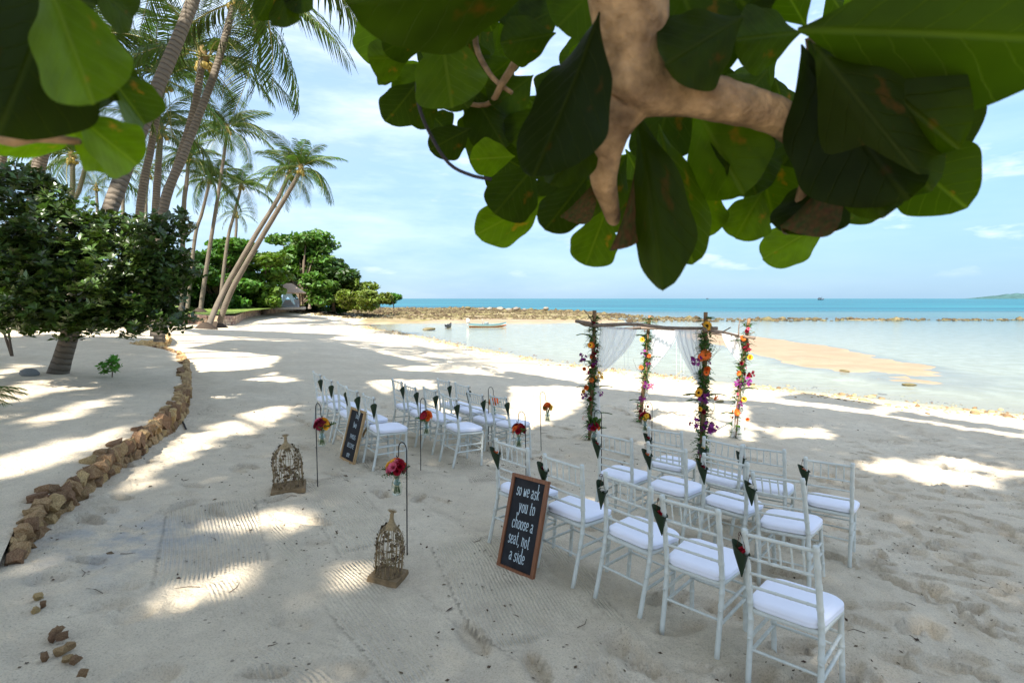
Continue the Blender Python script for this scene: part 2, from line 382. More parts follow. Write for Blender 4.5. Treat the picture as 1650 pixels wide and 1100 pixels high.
    ba = N(t, 'ShaderNodeAttribute'); ba.attribute_name = 'bar'
    base = mix(math_('MULTIPLY', ba.outputs['Fac'], .9), base, mix(rng_(noise(.5, 5), .35, .65, 0, 1), (.29,.215,.15), (.235,.17,.118)))
    rf = N(t, 'ShaderNodeAttribute'); rf.attribute_name = 'reef'
    rcol = mix(rng_(noise(.6, 6), .4, .62, 0, 1), (.30,.235,.145), (.16,.125,.065))
    rcol = mix(rng_(noise(.13, 4), .45, .6, 0, .6), rcol, (.20,.19,.05))
    base = mix(rf.outputs['Fac'], base, rcol)
    t.links.new(base, b.inputs['Base Color'])
    t.links.new(rng_(damp, 0, 1, .9, .45), b.inputs['Roughness'])
    # relief: grain, small lumps and rake lines
    ru = N(t, 'ShaderNodeAttribute'); ru.attribute_name = 'rake_u'; rm = N(t, 'ShaderNodeAttribute'); rm.attribute_name = 'rake_m'
    sn = math_('SINE', math_('MULTIPLY_ADD', ru.outputs['Fac'], 230.), 0)
    N_ = t.nodes[-1]
    for nd in t.nodes:
        if nd.type == 'MATH' and nd.operation == 'MULTIPLY_ADD': nd.use_clamp = False; nd.inputs[2].default_value = 0.
    rk = N(t, 'ShaderNodeMath', operation='MULTIPLY'); t.links.new(sn, rk.inputs[0]); t.links.new(rm.outputs['Fac'], rk.inputs[1])
    h = N(t, 'ShaderNodeMath', operation='MULTIPLY_ADD'); t.links.new(rk.outputs[0], h.inputs[0]); h.inputs[1].default_value = .0085
    h2 = N(t, 'ShaderNodeMath', operation='MULTIPLY_ADD'); t.links.new(noise(24., 8, .68), h2.inputs[0]); h2.inputs[1].default_value = .042; h2.inputs[2].default_value = 0
    t.links.new(h2.outputs[0], h.inputs[2])
    h3 = N(t, 'ShaderNodeMath', operation='MULTIPLY_ADD'); t.links.new(noise(5.5, 5, .6), h3.inputs[0]); h3.inputs[1].default_value = .05; t.links.new(h.outputs[0], h3.inputs[2])
    bp = N(t, 'ShaderNodeBump'); bp.inputs['Strength'].default_value = .85; bp.inputs['Distance'].default_value = 1.0; t.links.new(h3.outputs[0], bp.inputs['Height']); t.links.new(bp.outputs[0], b.inputs['Normal'])
    return m
SAND = sand_mat()
def attrs(me, **kw):
    for k, a in kw.items():
        at = me.attributes.new(k, 'FLOAT', 'POINT'); at.data.foreach_set('value', np.asarray(a, np.float32).ravel())
me = np_mesh('sand_beach', V, Q, SAND)
sx, sy = G(205, 870).xy
stain = np.exp(-(((X - sx) / .7)**2 + ((Y - sy) / .55)**2))
REEF = smooth01((Y - 66 - 3 * vnoise(X * .1, Y * .1)) / 8) * smooth01((3.0 - Dn) / 2) * smooth01((Z - SEA + .12) / .15)
REEF *= np.where((Y < 80) & (X > -12) & (X < 16), smooth01((Y - 76) / 5), 1)
attrs(me, rake_u=RU, rake_m=RM, shore=Dn, stain=stain, reef=REEF, bar=smooth01((Z - SEA + .09) / .13) * smooth01((-2.2 - Dn) / 2))
tag(link('sand_beach', me), kind='structure')
def gz(x, y):
    """height of the built sand sheet"""
    i = min(max(int(np.searchsorted(ax, x)) - 1, 0), nx - 2); j = min(max(int(np.searchsorted(ay, y)) - 1, 0), ny - 2)
    fx = (x - ax[i]) / (ax[i+1] - ax[i]); fy = (y - ay[j]) / (ay[j+1] - ay[j])
    return float((Z[j,i]*(1-fx)+Z[j,i+1]*fx)*(1-fy) + (Z[j+1,i]*(1-fx)+Z[j+1,i+1]*fx)*fy)

# ------------------------------------------------------------------ sea
def sea():
    gx = axis(-400, -40, 100, 30000, 1.2, 1.12); gy = axis(-60, 4, 190, 40000, 1.2, 1.12)
    gx = np.concatenate([[-30000, -8000, -2000], gx])
    XX, YY = np.meshgrid(gx, gy); n = len(gx)
    dep = np.clip(SEA - ground(XX, YY), -.2, 9)
    deep = smooth01((YY - 92 - np.clip(XX, -20, 80) * .0 - 4 * vnoise(XX * .02, YY * .02)) / 60)
    deep = np.maximum(deep, .62 * smooth01((YY + XX * .35 - 60) / 60) * smooth01((XX - 8) / 30))
    deep = np.maximum(deep, .30 * smooth01((XX - 20) / 40))
    i, j = np.meshgrid(np.arange(n - 1), np.arange(len(gy) - 1)); b = (j * n + i).ravel()
    m = bpy.data.materials.new('sea_water'); m.use_nodes = True; t = m.node_tree; t.nodes.clear()
    o = N(t, 'ShaderNodeOutputMaterial'); at = N(t, 'ShaderNodeAttribute'); at.attribute_name = 'deep'
    c = N(t, 'ShaderNodeTexCoord')
    def nzn(sc, st, det=4):
        mpn = N(t, 'ShaderNodeMapping'); mpn.inputs['Scale'].default_value = st; t.links.new(c.outputs['Object'], mpn.inputs[0])
        q = N(t, 'ShaderNodeTexNoise'); q.inputs['Scale'].default_value = sc; q.inputs['Detail'].default_value = det; t.links.new(mpn.outputs[0], q.inputs['Vector']); return q.outputs['Fac']
    tr = N(t, 'ShaderNodeBsdfTransparent'); tr.inputs[0].default_value = (.84, .935, .93, 1)
    df = N(t, 'ShaderNodeBsdfDiffuse')
    cx = N(t, 'ShaderNodeMix', data_type='RGBA'); cx.inputs[6].default_value = (.016, .140, .175, 1); cx.inputs[7].default_value = (.006, .072, .115, 1)
    mr = N(t, 'ShaderNodeMapRange'); mr.inputs['From Min'].default_value = .38; mr.inputs['From Max'].default_value = .62; t.links.new(nzn(.02, (.35, 1.6, 1), 6), mr.inputs['Value'])
    t.links.new(mr.outputs[0], cx.inputs[0]); t.links.new(cx.outputs[2], df.inputs[0])
    body = N(t, 'ShaderNodeMixShader'); t.links.new(at.outputs['Fac'], body.inputs[0]); t.links.new(tr.outputs[0], body.inputs[1]); t.links.new(df.outputs[0], body.inputs[2])
    gl = N(t, 'ShaderNodeBsdfGlossy'); gl.inputs['Roughness'].default_value = .09; gl.inputs['Color'].default_value = (.93, .96, .98, 1)
    bp = N(t, 'ShaderNodeBump'); bp.inputs['Strength'].default_value = .35; bp.inputs['Distance'].default_value = .12
    t.links.new(nzn(1.6, (.6, 1.2, 1), 5), bp.inputs['Height']); t.links.new(bp.outputs[0], gl.inputs['Normal'])
    fr = N(t, 'ShaderNodeFresnel'); fr.inputs['IOR'].default_value = 1.33
    mf = N(t, 'ShaderNodeMapRange'); mf.inputs['To Min'].default_value = .92; mf.inputs['To Max'].default_value = .34; t.links.new(at.outputs['Fac'], mf.inputs['Value'])
    mm = N(t, 'ShaderNodeMath', operation='MULTIPLY'); t.links.new(fr.outputs[0], mm.inputs[0]); t.links.new(mf.outputs[0], mm.inputs[1])
    fin = N(t, 'ShaderNodeMixShader'); t.links.new(mm.outputs[0], fin.inputs[0]); t.links.new(body.outputs[0], fin.inputs[1]); t.links.new(gl.outputs[0], fin.inputs[2])
    t.links.new(fin.outputs[0], o.inputs[0])
    me = np_mesh('sea', np.stack([XX, YY, np.full_like(XX, SEA)], -1).reshape(-1, 3), np.stack([b, b+1, b+n+1, b+n], 1), m)
    attrs(me, deep=deep)
    tag(link('sea', me), kind='structure')
sea()

# ------------------------------------------------------------------ terrace, lawn and stone walls
WPX = [(150,1098),(128,1072),(104,1040),(80,1000),(52,962),(22,932),(8,921),(33.5,878),(56,850),(74.5,839),(106,816),(145,786.5),(183,755),(209,740),(257,703),(276,691),(294,663),(298,640),(299,615),(298,602),(293,585),(276,576),(246,568.5),(212,564),(240,560),(268,556.5),(272,550),(262,541),(225,534),(180,531)]
WB = [G(*p) for p in WPX]
WH = [0.024,0.033,0.049,0.049,0.033,0.024,0.066,0.148,0.172,0.190,0.205,0.223,0.238,0.247,0.272,0.280,0.287,0.296,0.306,0.314,0.296,0.272,0.247,0.247,0.280,0.314,0.314,0.296,0.272,0.247]
cum = [0]
for a, b in zip(WB, WB[1:]): cum.append(cum[-1] + (b - a).length)
def wall_at(s):
    i = max(0, min(np.searchsorted(cum, s) - 1, len(WB) - 2)); f = (s - cum[i]) / (cum[i+1] - cum[i])
    p = WB[i].lerp(WB[i+1], f); d = (WB[i+1] - WB[i]); d.z = 0; d.normalize(); return p, d, WH[i] * (1-f) + WH[i+1] * f
LW = cum[-1]
def terrace_h(y):
    ys = [p.y for p in WB]; o = np.argsort(ys); return float(np.interp(y, np.array(ys)[o], np.array(WH)[o]))
def tz(x, y): return float(ground(x, y)) + terrace_h(y) + .03 * float(vnoise(np.array(x * .8), np.array(y * .8)))
offs = np.concatenate([[0, .05, .1], np.arange(.16, 7, .075), [7.3, 7.8, 8.6, 10, 13, 18, 26, 40, 60]])
ss = np.concatenate([np.arange(0, cum[16], .05), np.arange(cum[16], LW, .12)])
tv = []
for s in ss:
    p, d, h = wall_at(s)
    for o_ in offs:
        x = p.x - o_ - .04; y = p.y - .10 * o_
        e = .0 if o_ > .2 else -.03 * (1 - o_ / .2)
        if s < cum[6]: e = -(h + .04) * (1 - float(smooth01(np.array(o_ / .5))))
        tv.append((x, y, float(ground(x, y)) + h + e + .05 * float(fbm(np.array(x * .8), np.array(y * .8), 3)) * min(1, o_ * 2) + .02 * float(fbm(np.array(x * 3), np.array(y * 3), 3))))
no = len(offs); ii, jj = np.meshgrid(np.arange(no - 1), np.arange(len(ss) - 1)); b0 = (jj * no + ii).ravel()
me = np_mesh('sand_terrace', np.array(tv), np.stack([b0, b0 + no, b0 + no + 1, b0 + 1], 1), SAND)
nv = len(tv); attrs(me, rake_u=np.zeros(nv), rake_m=np.zeros(nv), shore=np.full(nv, 20.), stain=np.zeros(nv), reef=np.zeros(nv), bar=np.zeros(nv))
tag(link('sand_terrace', me), kind='structure')

def stone_mesh(seed, name='stone'):
    r = random.Random(seed); bm = bmesh.new(); bmesh.ops.create_cube(bm, size=1.0)
    bmesh.ops.subdivide_edges(bm, edges=bm.edges[:], cuts=1, use_grid_fill=True)
    for v in bm.verts:
        v.co = v.co * r.uniform(.86, 1.1) * (.92 if v.co.length > .75 else 1.06)
        v.co.x += r.uniform(-.12, .12); v.co.y += r.uniform(-.12, .12); v.co.z += r.uniform(-.12, .12)
    me = bpy.data.meshes.new(name); bm.to_mesh(me); bm.free(); return me
STONE = mat('wall_stone', (.47,.315,.165), .9, .15, var=.4, nscale=9, col2=(.31,.18,.085), bump=.8, bscale=22, objvar=.42, bdist=.03)
stones = [stone_mesh(i) for i in range(12)]
def round_rock(seed, name='boulder'):
    r = random.Random(seed); bm = bmesh.new(); bmesh.ops.create_icosphere(bm, subdivisions=2, radius=.5)
    for v in bm.verts: v.co *= r.uniform(.86, 1.12); v.co.z *= .9
    me = bpy.data.meshes.new(name); bm.to_mesh(me); bm.free(); me.polygons.foreach_set('use_smooth', [True] * len(me.polygons)); return me
for s_ in stones: s_.materials.append(STONE)
wall = empty('stone_wall', tuple(wall_at(cum[12])[0]), 0, 'low winding dry stone wall of rough tan stones along the sand terrace', 'wall')
wi = wall.location.copy(); cnt = 0
cb = MB()
def cv_core():
    vs = []; fs = []; sr = np.arange(cum[7] - .1, LW, .25)
    for s in sr:
        p, d, h = wall_at(s); n = Vector((d.y, -d.x, 0))
        for (o_, z_) in ((-.02, -.1), (-.03, h * .72), (-.09, h * .74), (-.11, -.1)): q = p + n * o_; vs.append((q.x - wi.x, q.y - wi.y, p.z + z_ - wi.z))
    for i in range(len(sr) - 1):
        for k in range(3): fs.append((i*4+k, (i+1)*4+k, (i+1)*4+k+1, i*4+k+1))
    cb.add(vs, fs)
cv_core()
cb.build('wall_core', mat('wall_earth', (.24,.175,.12), .95, .05, var=.3, nscale=20, bump=.6), wall, smooth=False)
s = 0.0; row = 0; buried = False; rest = MB()
def put_stone(p, sz, rot):
    global cnt
    if cnt >= 286 and not buried:
        m = Matrix.Translation(p - wi) @ Euler(rot).to_matrix().to_4x4() @ Matrix.Diagonal((*sz, 1)); me = stones[random.randrange(12)]; rest.add([m @ v.co for v in me.vertices], [tuple(q.vertices) for q in me.polygons]); return
    o = link('stone', stones[random.randrange(12)], wall, p - wi, rot, sz); cnt += 1
s = cum[7] - .3
while s < LW - .3:
    p, d, h = wall_at(s); an = math.atan2(d.y, d.x); n = Vector((d.y, -d.x, 0))
    far = s > cum[17]
    wd = random.uniform(.08, .155) * (2.1 if far else 1.0); nc = 2 if h > .13 else 1
    for c_ in range(nc):
        hh = h / nc * random.uniform(.95, 1.25)
        q = p + n * random.uniform(.0, .05) + Vector((0, 0, h * (c_ + .5) / nc * random.uniform(.93, 1.02) + (.0 if c_ else -.03)))
        put_stone(q + d * random.uniform(-.03, .03), (wd * 1.12, random.uniform(.07, .13), hh * random.uniform(.85, 1.15)), (random.uniform(-.4, .4), random.uniform(-.5, .5), an + random.uniform(-.4, .4)))
    if random.random() < .2:
        q = p - n * random.uniform(.04, .09) + Vector((0, 0, h * .97)); put_stone(q, (wd, .12, .08), (random.uniform(-.3,.3), random.uniform(-.3,.3), an + random.uniform(-.5,.5)))
    s += wd * .84
tag(rest.build('stone', STONE, wall, smooth=False), kind='stuff'); buried = True
# stones half buried where the wall runs out towards the camera
for (u, v, z_, k) in ((62,965,.05,.13),(70,978,.06,.1),(92,1020,.05,.15),(100,1032,.08,.15),(86,1030,.05,.14),(112,1046,.06,.13),(98,1052,.04,.17),(72,1062,.05,.11),(122,1066,.04,.12),(58,985,.03,.1),(110,1062,.02,.12),(134,1085,.02,.11)):
    if cnt >= 300: break
    p = G(u, v); put_stone(p + Vector((0, 0, z_ * .35)), (k * .34, k * .25, .035), (random.uniform(-.5,.5), random.uniform(-.5,.5), random.uniform(0, 3)))

# far retaining wall and the lawn it holds
FPX = [(120,541),(208,532),(262,526),(303,521),(330,523),(353,524.5),(378,523),(392,514),(415,508),(451,503.5),(490,500.5),(529,498),(556,496.5)]
FB = [G(*p) for p in FPX]; FH = [.75,.75,.75,.75,.75,.75,.75,.75,.75,.75,.7,.6,.5]
fw = empty('retaining_wall', tuple(FB[4]), 0, 'long low pinkish stone retaining wall along the lawn behind the leaning palms', 'wall')
fo = FB[4]; mb = MB(); sm_ = MB()
for i in range(len(FB) - 1):
    a, b = FB[i], FB[i+1]; L = (b - a).length; d = (b - a).normalized(); n = Vector((d.y, -d.x, 0)); an = math.atan2(d.y, d.x)
    mb.add([a - fo + Vector((0,0,-.3)), b - fo + Vector((0,0,-.3)), b - fo + Vector((0,0,FH[i+1])), a - fo + Vector((0,0,FH[i])), a - fo - n*.35 + Vector((0,0,FH[i])), b - fo - n*.35 + Vector((0,0,FH[i+1])), a - fo - n*.35 + Vector((0,0,-.3)), b - fo - n*.35 + Vector((0,0,-.3))], [(0,1,2,3),(3,2,5,4),(4,5,7,6)])
    k = 0.0
    while k < L:
        wd = random.uniform(.25, .5)
        for c_ in range(3):
            z_ = (c_ + .5) * FH[i] / 3 * 1.02; q = a + d * (k + random.uniform(-.06, .06)) + n * .02 - fo + Vector((0, 0, z_))
            sm_.box(q, (wd * .95, random.uniform(.14, .24), FH[i] / 3 * .94), Euler((random.uniform(-.1,.1), random.uniform(-.12,.12), an)).to_matrix())
        k += wd
mb.build('wall_core', M('wall_pink_core', (.30,.22,.16), .95, .1, var=.2), fw, smooth=False)
tag(sm_.build('stone', mat('pink_stone', (.44,.30,.215), .9, .1, var=.25, nscale=3, island=.3), fw, smooth=False), kind='stuff')
lv = []; lf = []
for i, p in enumerate(FB):
    d = (FB[min(i+1, len(FB)-1)] - FB[max(i-1, 0)]); d.z = 0; d.normalize(); n = Vector((-d.y, d.x, 0))
    for k in (.2, 1.5, 4, 9, 18, 34, 70, 130): q = p + n * k * (1 if k < 5 else 1) + Vector((-.35 * k, .35 * k, 0)) * (k > 5); lv.append((q.x, q.y, p.z + FH[i] - .03 + min(k, 30) * .012))
for i in range(len(FB) - 1):
    for k in range(7): lf.append((i*8+k, (i+1)*8+k, (i+1)*8+k+1, i*8+k+1))
me = bpy.data.meshes.new('lawn'); me.from_pydata(lv, [], lf); me.materials.append(mat('lawn_grass', (.10,.16,.03), .9, .1, var=.35, nscale=1.2, col2=(.16,.20,.05), bump=.5)); tag(link('lawn', me), kind='structure')
# ------------------------------------------------------------------ chairs
CH = mat('chair_paint', (.585,.595,.54), .42, .45, var=.10, nscale=14, bump=.08, bscale=120)
CHB = CH
CUSH = mat('cushion_cloth', (.80,.80,.87), .85, .1, var=.03, nscale=3, bump=.25, bscale=9, bdist=.02)
def bamboo(pts, r, n=8, rings=(), flare=1.16):
    """a turned pole with bamboo knuckles at the given fractions"""
    ts = sorted(set([0, 1] + [k / 10 for k in range(1, 10)] + [q for t in rings for q in (t - .016, t - .008, t + .008, t + .016) if 0 < q < 1]))
    rad = [r * (flare if any(abs(t - k) < .012 for k in rings) else 1) for t in ts]
    m = MB(); m.tube([interp(pts, t) for t in ts], rad, n); return m
def shp(y0): return None
RL = [(0, -.265, -.05), (0, -.225, .16), (0, -.195, .34), (0, -.188, .45), (0, -.205, .58), (0, -.232, .76), (0, -.262, .925)]
def yback(z): 
    for a, b in zip(RL, RL[1:]):
        if a[2] <= z <= b[2]: f = (z - a[2]) / (b[2] - a[2]); return a[1] * (1 - f) + b[1] * f
leg_r = bamboo(RL, .0165, 9, (.30, .40, .55, .66, .78, .88, .965)).mesh('rear_leg', CH)
leg_f = bamboo([(0, .185, -.05), (0, .182, .2), (0, .178, .435)], .0155, 9, (.35, .55, .93)).mesh('front_leg', CH)
def rail(z, y=None, r=.0088, w=.362, rings=(.2,.4,.6,.8)):
    y = yback(z) if y is None else y
    return bamboo([(-w/2, y, z), (0, y, z), (w/2, y, z)], r, 7, rings)
rails = [rail(.895, r=.011).mesh('top_rail', CH), rail(.755).mesh('back_rail', CH), rail(.665).mesh('back_rail', CH), rail(.585).mesh('back_rail', CH)]
spn = [bamboo([(x, yback(.757), .757), (x, (yback(.757) + yback(.893)) / 2, .825), (x, yback(.893), .893)], .0058, 6, (.3, .7)).mesh('spindle', CH) for x in (-.12, -.06, 0, .06, .12)]
def dshape(w, d, r, n=6, fw=1.08):
    """seat outline: rounded, a little wider in front"""
    pts = []
    for cx, cy, a0 in ((w/2*fw - r, d/2 - r, 0), (-w/2*fw + r, d/2 - r, 90), (-w/2 + r, -d/2 + r, 180), (w/2 - r, -d/2 + r, 270)):
        for k in range(n + 1): a = R(a0 + 90 * k / n); pts.append((cx + r * math.cos(a), cy + r * math.sin(a)))
    return pts
def slab(rings, name, m_):
    mb = MB(); n = len(rings[0][0]); vs = [(x, y, z) for o_, z in rings for x, y in o_]; fs = []
    for i in range(len(rings) - 1):
        for k in range(n): fs.append((i*n+k, i*n+(k+1)%n, (i+1)*n+(k+1)%n, (i+1)*n+k))
    fs.append(tuple(reversed(range(n)))); zt = rings[-1][1]
    c = len(vs); vs.append((0, 0, zt + .006))
    b = (len(rings) - 1) * n
    for k in range(n): fs.append((b + k, b + (k+1) % n, c))
    mb.add(vs, fs); return mb.mesh(name, m_)
seat_me = slab([(dshape(.365,.385,.05), .425), (dshape(.385,.405,.05), .43), (dshape(.385,.405,.05), .448), (dshape(.36,.38,.05), .455)], 'seat', CH)
cush_me = slab([(dshape(.36,.38,.08), .457), (dshape(.392,.408,.09), .463), (dshape(.398,.414,.09), .472), (dshape(.390,.406,.088), .479), (dshape(.398,.414,.09), .486), (dshape(.396,.412,.09), .496), (dshape(.372,.39,.085), .507), (dshape(.30,.32,.08), .513), (dshape(.15,.17,.06), .517)], 'cushion', CUSH)
str_s = [bamboo([(0, -.222, z), (0, 0, z + .004), (0, .182, z + .008)], .0105, 8, (.15,.35,.5,.65,.85), 1.22).mesh('side_stretcher', CH) for z in (.285, .20)]
str_b = [rail(.225, -.213, .0085, .36, (.25,.5,.75)).mesh('back_stretcher', CH), rail(.30, .181, .0085, .36, (.25,.5,.75)).mesh('front_stretcher', CH), rail(.215, .182, .0085, .36, (.25,.5,.75)).mesh('front_stretcher', CH)]
def make_chair():
    t = empty('banquet_chair')
    for x in (-.183, .183):
        link('leg', leg_r, t, (x, 0, 0)); link('leg', leg_f, t, (x * 1.02, 0, 0))
        for q in str_s: link('side_stretcher', q, t, (x * 1.01, 0, 0))
    for q in rails: link('back_rail', q, t)
    for q in spn: link('spindle', q, t)
    link('seat', seat_me, t); link('cushion', cush_me, t)
    for q in str_b: link('stretcher', q, t)
    return t
TOPS = dict(A1=(788.5,711,834,724),A2=(866,734.5,922,751),A3=(960,761,1033,782.5),A4=(1070,792.6,1161,824),A5=(1209,844,1336,878.5),
B1=(961,697.6,1007,705),B2=(1043.6,711.5,1097.5,724.5),B3=(1128,729.6,1193.7,747),B4=(1229,754,1312,773.5),
C1=(1050.5,687,1094.4,693),C2=(1125.7,703.7,1178,712),C3=(1203,715,1266,726),C4=(1300,733,1377,749.5),
D1=(500,599.4,511.5,605.5),D2=(516.4,606.7,528.5,615),D3=(533,616,546,621.7),D4=(556,625,571.6,632),D5=(580.6,634.5,599,640.6),
E1=(626.7,610,643,616),E2=(649,617,668,624),E3=(676,625,695,631.4),E4=(706,635.8,729,642.5),
F1=(701,610,719.5,617),F2=(729,618,748,622.4),F3=(757.6,625,777.7,629.7),F4=(794,633,814.5,637))
ANG = dict(A=-44.5, B=-42, C=-37, D=-54, E=-53.5, F=-51)
ROWN = dict(A='rear row of the right block', B='middle row of the right block', C='front row of the right block', D='rear row of the left block', E='middle row of the left block', F='front row of the left block')
NTH = ['at the aisle end', 'second from the aisle', 'third from the aisle', 'fourth from the aisle', 'fifth from the aisle']
CONE = {}
def make_cone(flower_cols):
    """banana leaf folded to a cone, hung by a ribbon, petals showing in the open side"""
    t = empty('petal_cone')
    mb = MB(); n = 14; L = .20; vs = []; fs = []
    for j in range(6):
        f = j / 5; r = .004 + .060 * f
        for k in range(n): 
            a = 2 * math.pi * k / n; lift = .045 * f * f * (math.cos(a)) if f > .8 else 0
            vs.append((r * math.cos(a) * .95, r * math.sin(a) * .75, -.10 - L + L * f + lift))
    for j in range(5):
        for k in range(n): fs.append((j*n+k, j*n+(k+1)%n, (j+1)*n+(k+1)%n, (j+1)*n+k))
    mb.add(vs, fs); mb.build('leaf_cone', M('cone_leaf', (.016,.032,.014), .5, .35, var=.25, nscale=30, stretch=(1,1,.15), translucent=(.15,(.9,1,.4))), t)
    pm = MB()
    for k in range(12):
        a = random.uniform(0, 6.28); r = random.uniform(0, .028); c = Vector((r * math.cos(a), r * .7 * math.sin(a), -.112 + random.uniform(-.016, .008)))
        d = Vector((random.uniform(-1,1), random.uniform(-1,1), random.uniform(-.4,1))).normalized() * .014; e = d.cross(Vector((.3,.5,.8))).normalized() * .017
        pm.add([c - d - e, c + d - e, c + d * 1.2 + e, c - d + e], [(0,1,2,3)])
    pm.build('petals', None, t)
    rb = MB(); rb.tube([(-.028, 0, -.10), (-.012, 0, -.03), (0, 0, .0), (.012, 0, -.03), (.028, 0, -.10)], .0022, 5); rb.tube(curve([(0,0,0),(0,.02,.008),(0,.036,-.004),(0,.02,-.014),(0,0,-.006)], 9), .0025, 5)
    rb.build('ribbon', M('cone_ribbon', (.09,.045,.03), .8, .1), t)
    return t
PET = dict(red=M('petal_red', (.30,.008,.02), .6, .2, var=.3, nscale=40), orange=M('petal_orange', (.75,.14,.02), .6, .2, var=.25, nscale=40), yellow=M('petal_yellow', (.80,.42,.03), .6, .2, var=.2, nscale=40),
    pink=M('petal_pink', (.72,.16,.24), .6, .2, var=.25, nscale=40), purple=M('petal_purple', (.20,.022,.155), .6, .2, var=.35, nscale=40), white=M('petal_white', (.8,.76,.66), .6, .2, var=.1, nscale=40), dred=M('petal_dark_red', (.16,.004,.015), .6, .2, var=.3, nscale=40))
chair0 = make_chair(); cone0 = make_cone(None); first = True
pc = ['red', 'white', 'dred', 'orange', 'red', 'yellow']; CHAIRS = {}
cones = 0
for key, (u0, v0, u1, v1) in TOPS.items():
    row, i = key[0], int(key[1]); an = R(ANG[row] + random.uniform(-1.5, 1.5))
    g = G((u0 + u1) / 2, (v0 + v1) / 2, .915); f = Vector((-math.sin(an), math.cos(an), 0))
    o = g + f * .255
    legs = []
    for lx, ly in ((-.18, -.26), (.18, -.26), (-.18, .19), (.18, .19)):
        q = Vector((o.x + lx * math.cos(an) - ly * math.sin(an), o.y + lx * math.sin(an) + ly * math.cos(an), 0)); legs.append(gz(q.x, q.y))
    c = chair0 if first else copy_tree(chair0)
    c.location = (o.x, o.y, sum(legs) / 4 + .003)
    rx = math.atan2((legs[2] + legs[3] - legs[0] - legs[1]) / 2, .45) * .6; ry = math.atan2((legs[0] + legs[2] - legs[1] - legs[3]) / 2, .36) * .6
    c.rotation_euler = (rx + random.uniform(-.012, .012), ry + random.uniform(-.012, .012), an)
    k = i - 1 if row in 'ABC' else (5 - i if row == 'D' else 4 - i)
    nrow = dict(A=5, B=4, C=4, D=5, E=4, F=4)[row]; pos = 'at the outer end' if k == nrow - 1 else NTH[k]
    tag(c, 'white chiavari chair with white cushion, %s, %s' % (ROWN[row], pos), 'chair', 'white chairs facing the arch')
    CHAIRS[key] = c
    for ch in c.children:
        if ch.name.startswith('cushion'): ch.rotation_euler = (random.uniform(-.015,.015), random.uniform(-.015,.015), random.uniform(-.05,.05)); ch.location = (random.uniform(-.008,.008), random.uniform(-.01,.008), .002)
    # cone at the aisle-side post top
    sx_ = -1 if row in 'ABC' else 1
    k2 = cone0 if first else copy_tree(cone0)
    bpy.context.view_layer.update()
    wp = c.matrix_world @ Vector((sx_ * .205, -.262, .90)); k2.location = wp
    k2.rotation_euler = (random.uniform(-.08, .08), random.uniform(-.1, .1) + (.10 if sx_ < 0 else -.06), an + (math.pi if sx_ < 0 else 0) + random.uniform(-.35, .35))
    col = pc[(cones * 5 + 3) % 6] if key not in ('A5',) else 'red'; cones += 1
    CONE[key] = k2
    tag(k2, 'leaf cone, %s petals, %s, chair %s' % ({'dred': 'dark red'}.get(col, col), ROWN[row], pos), 'petal cone', 'leaf cones hung on the chairs')
    for ch in k2.children:
        if ch.name.startswith('petals'):
            if not first or True:
                me2 = ch.data.copy(); ch.data = me2; me2.materials.clear(); me2.materials.append(PET[col])
    k2.scale = (.84, .84, .84)
    first = False

# ------------------------------------------------------------------ flowers
GREEN = M('stem_green', (.05,.12,.02), .6, .25, var=.3, nscale=20)
LEAFM = M('garland_leaf', (.055,.115,.02), .5, .3, island=.45, translucent=(.25,(1,1.2,.4)))
def petal(mb, c, out_, up, L, W, cup=.3):
    out_ = Vector(out_).normalized(); up = Vector(up).normalized(); s = out_.cross(up).normalized()
    a = c + out_ * L * .08; b = c + out_ * L * .55 + up * L * cup * .35; d = c + out_ * L + up * L * cup
    mb.add([a - s*W*.2, a + s*W*.2, b + s*W*.5, d + s*W*.3, d - s*W*.3, b - s*W*.5], [(0,1,2,5), (5,2,3,4)])
def mk_rose(r):
    mb = MB(); c = Vector((0,0,0))
    for ring, (n, L, W, tilt, z) in enumerate(((7, 1.0, .95, .35, 0), (7, .85, .8, .8, .06), (6, .65, .65, 1.4, .1), (5, .45, .5, 2.4, .14), (3, .28, .35, 4, .18))):
        for k in range(n):
            a = 6.283 * (k + .5 * ring) / n + ring; o_ = Vector((math.cos(a), math.sin(a), tilt)).normalized(); petal(mb, c + Vector((0,0,z*r)), o_, Vector((0,0,1)) - o_ * o_.z, L * r, W * r, .25)
    return mb
def mk_daisy(r, n=18):
    mb = MB()
    for ring in range(2):
        for k in range(n):
            a = 6.283 * (k + .5 * ring) / n; o_ = Vector((math.cos(a), math.sin(a), .12 + .22 * ring)).normalized(); petal(mb, Vector((0,0,.02*r*ring)), o_, Vector((0,0,1)), r * (1 - .15 * ring), r * .3, .1)
    return mb
FLM = {}
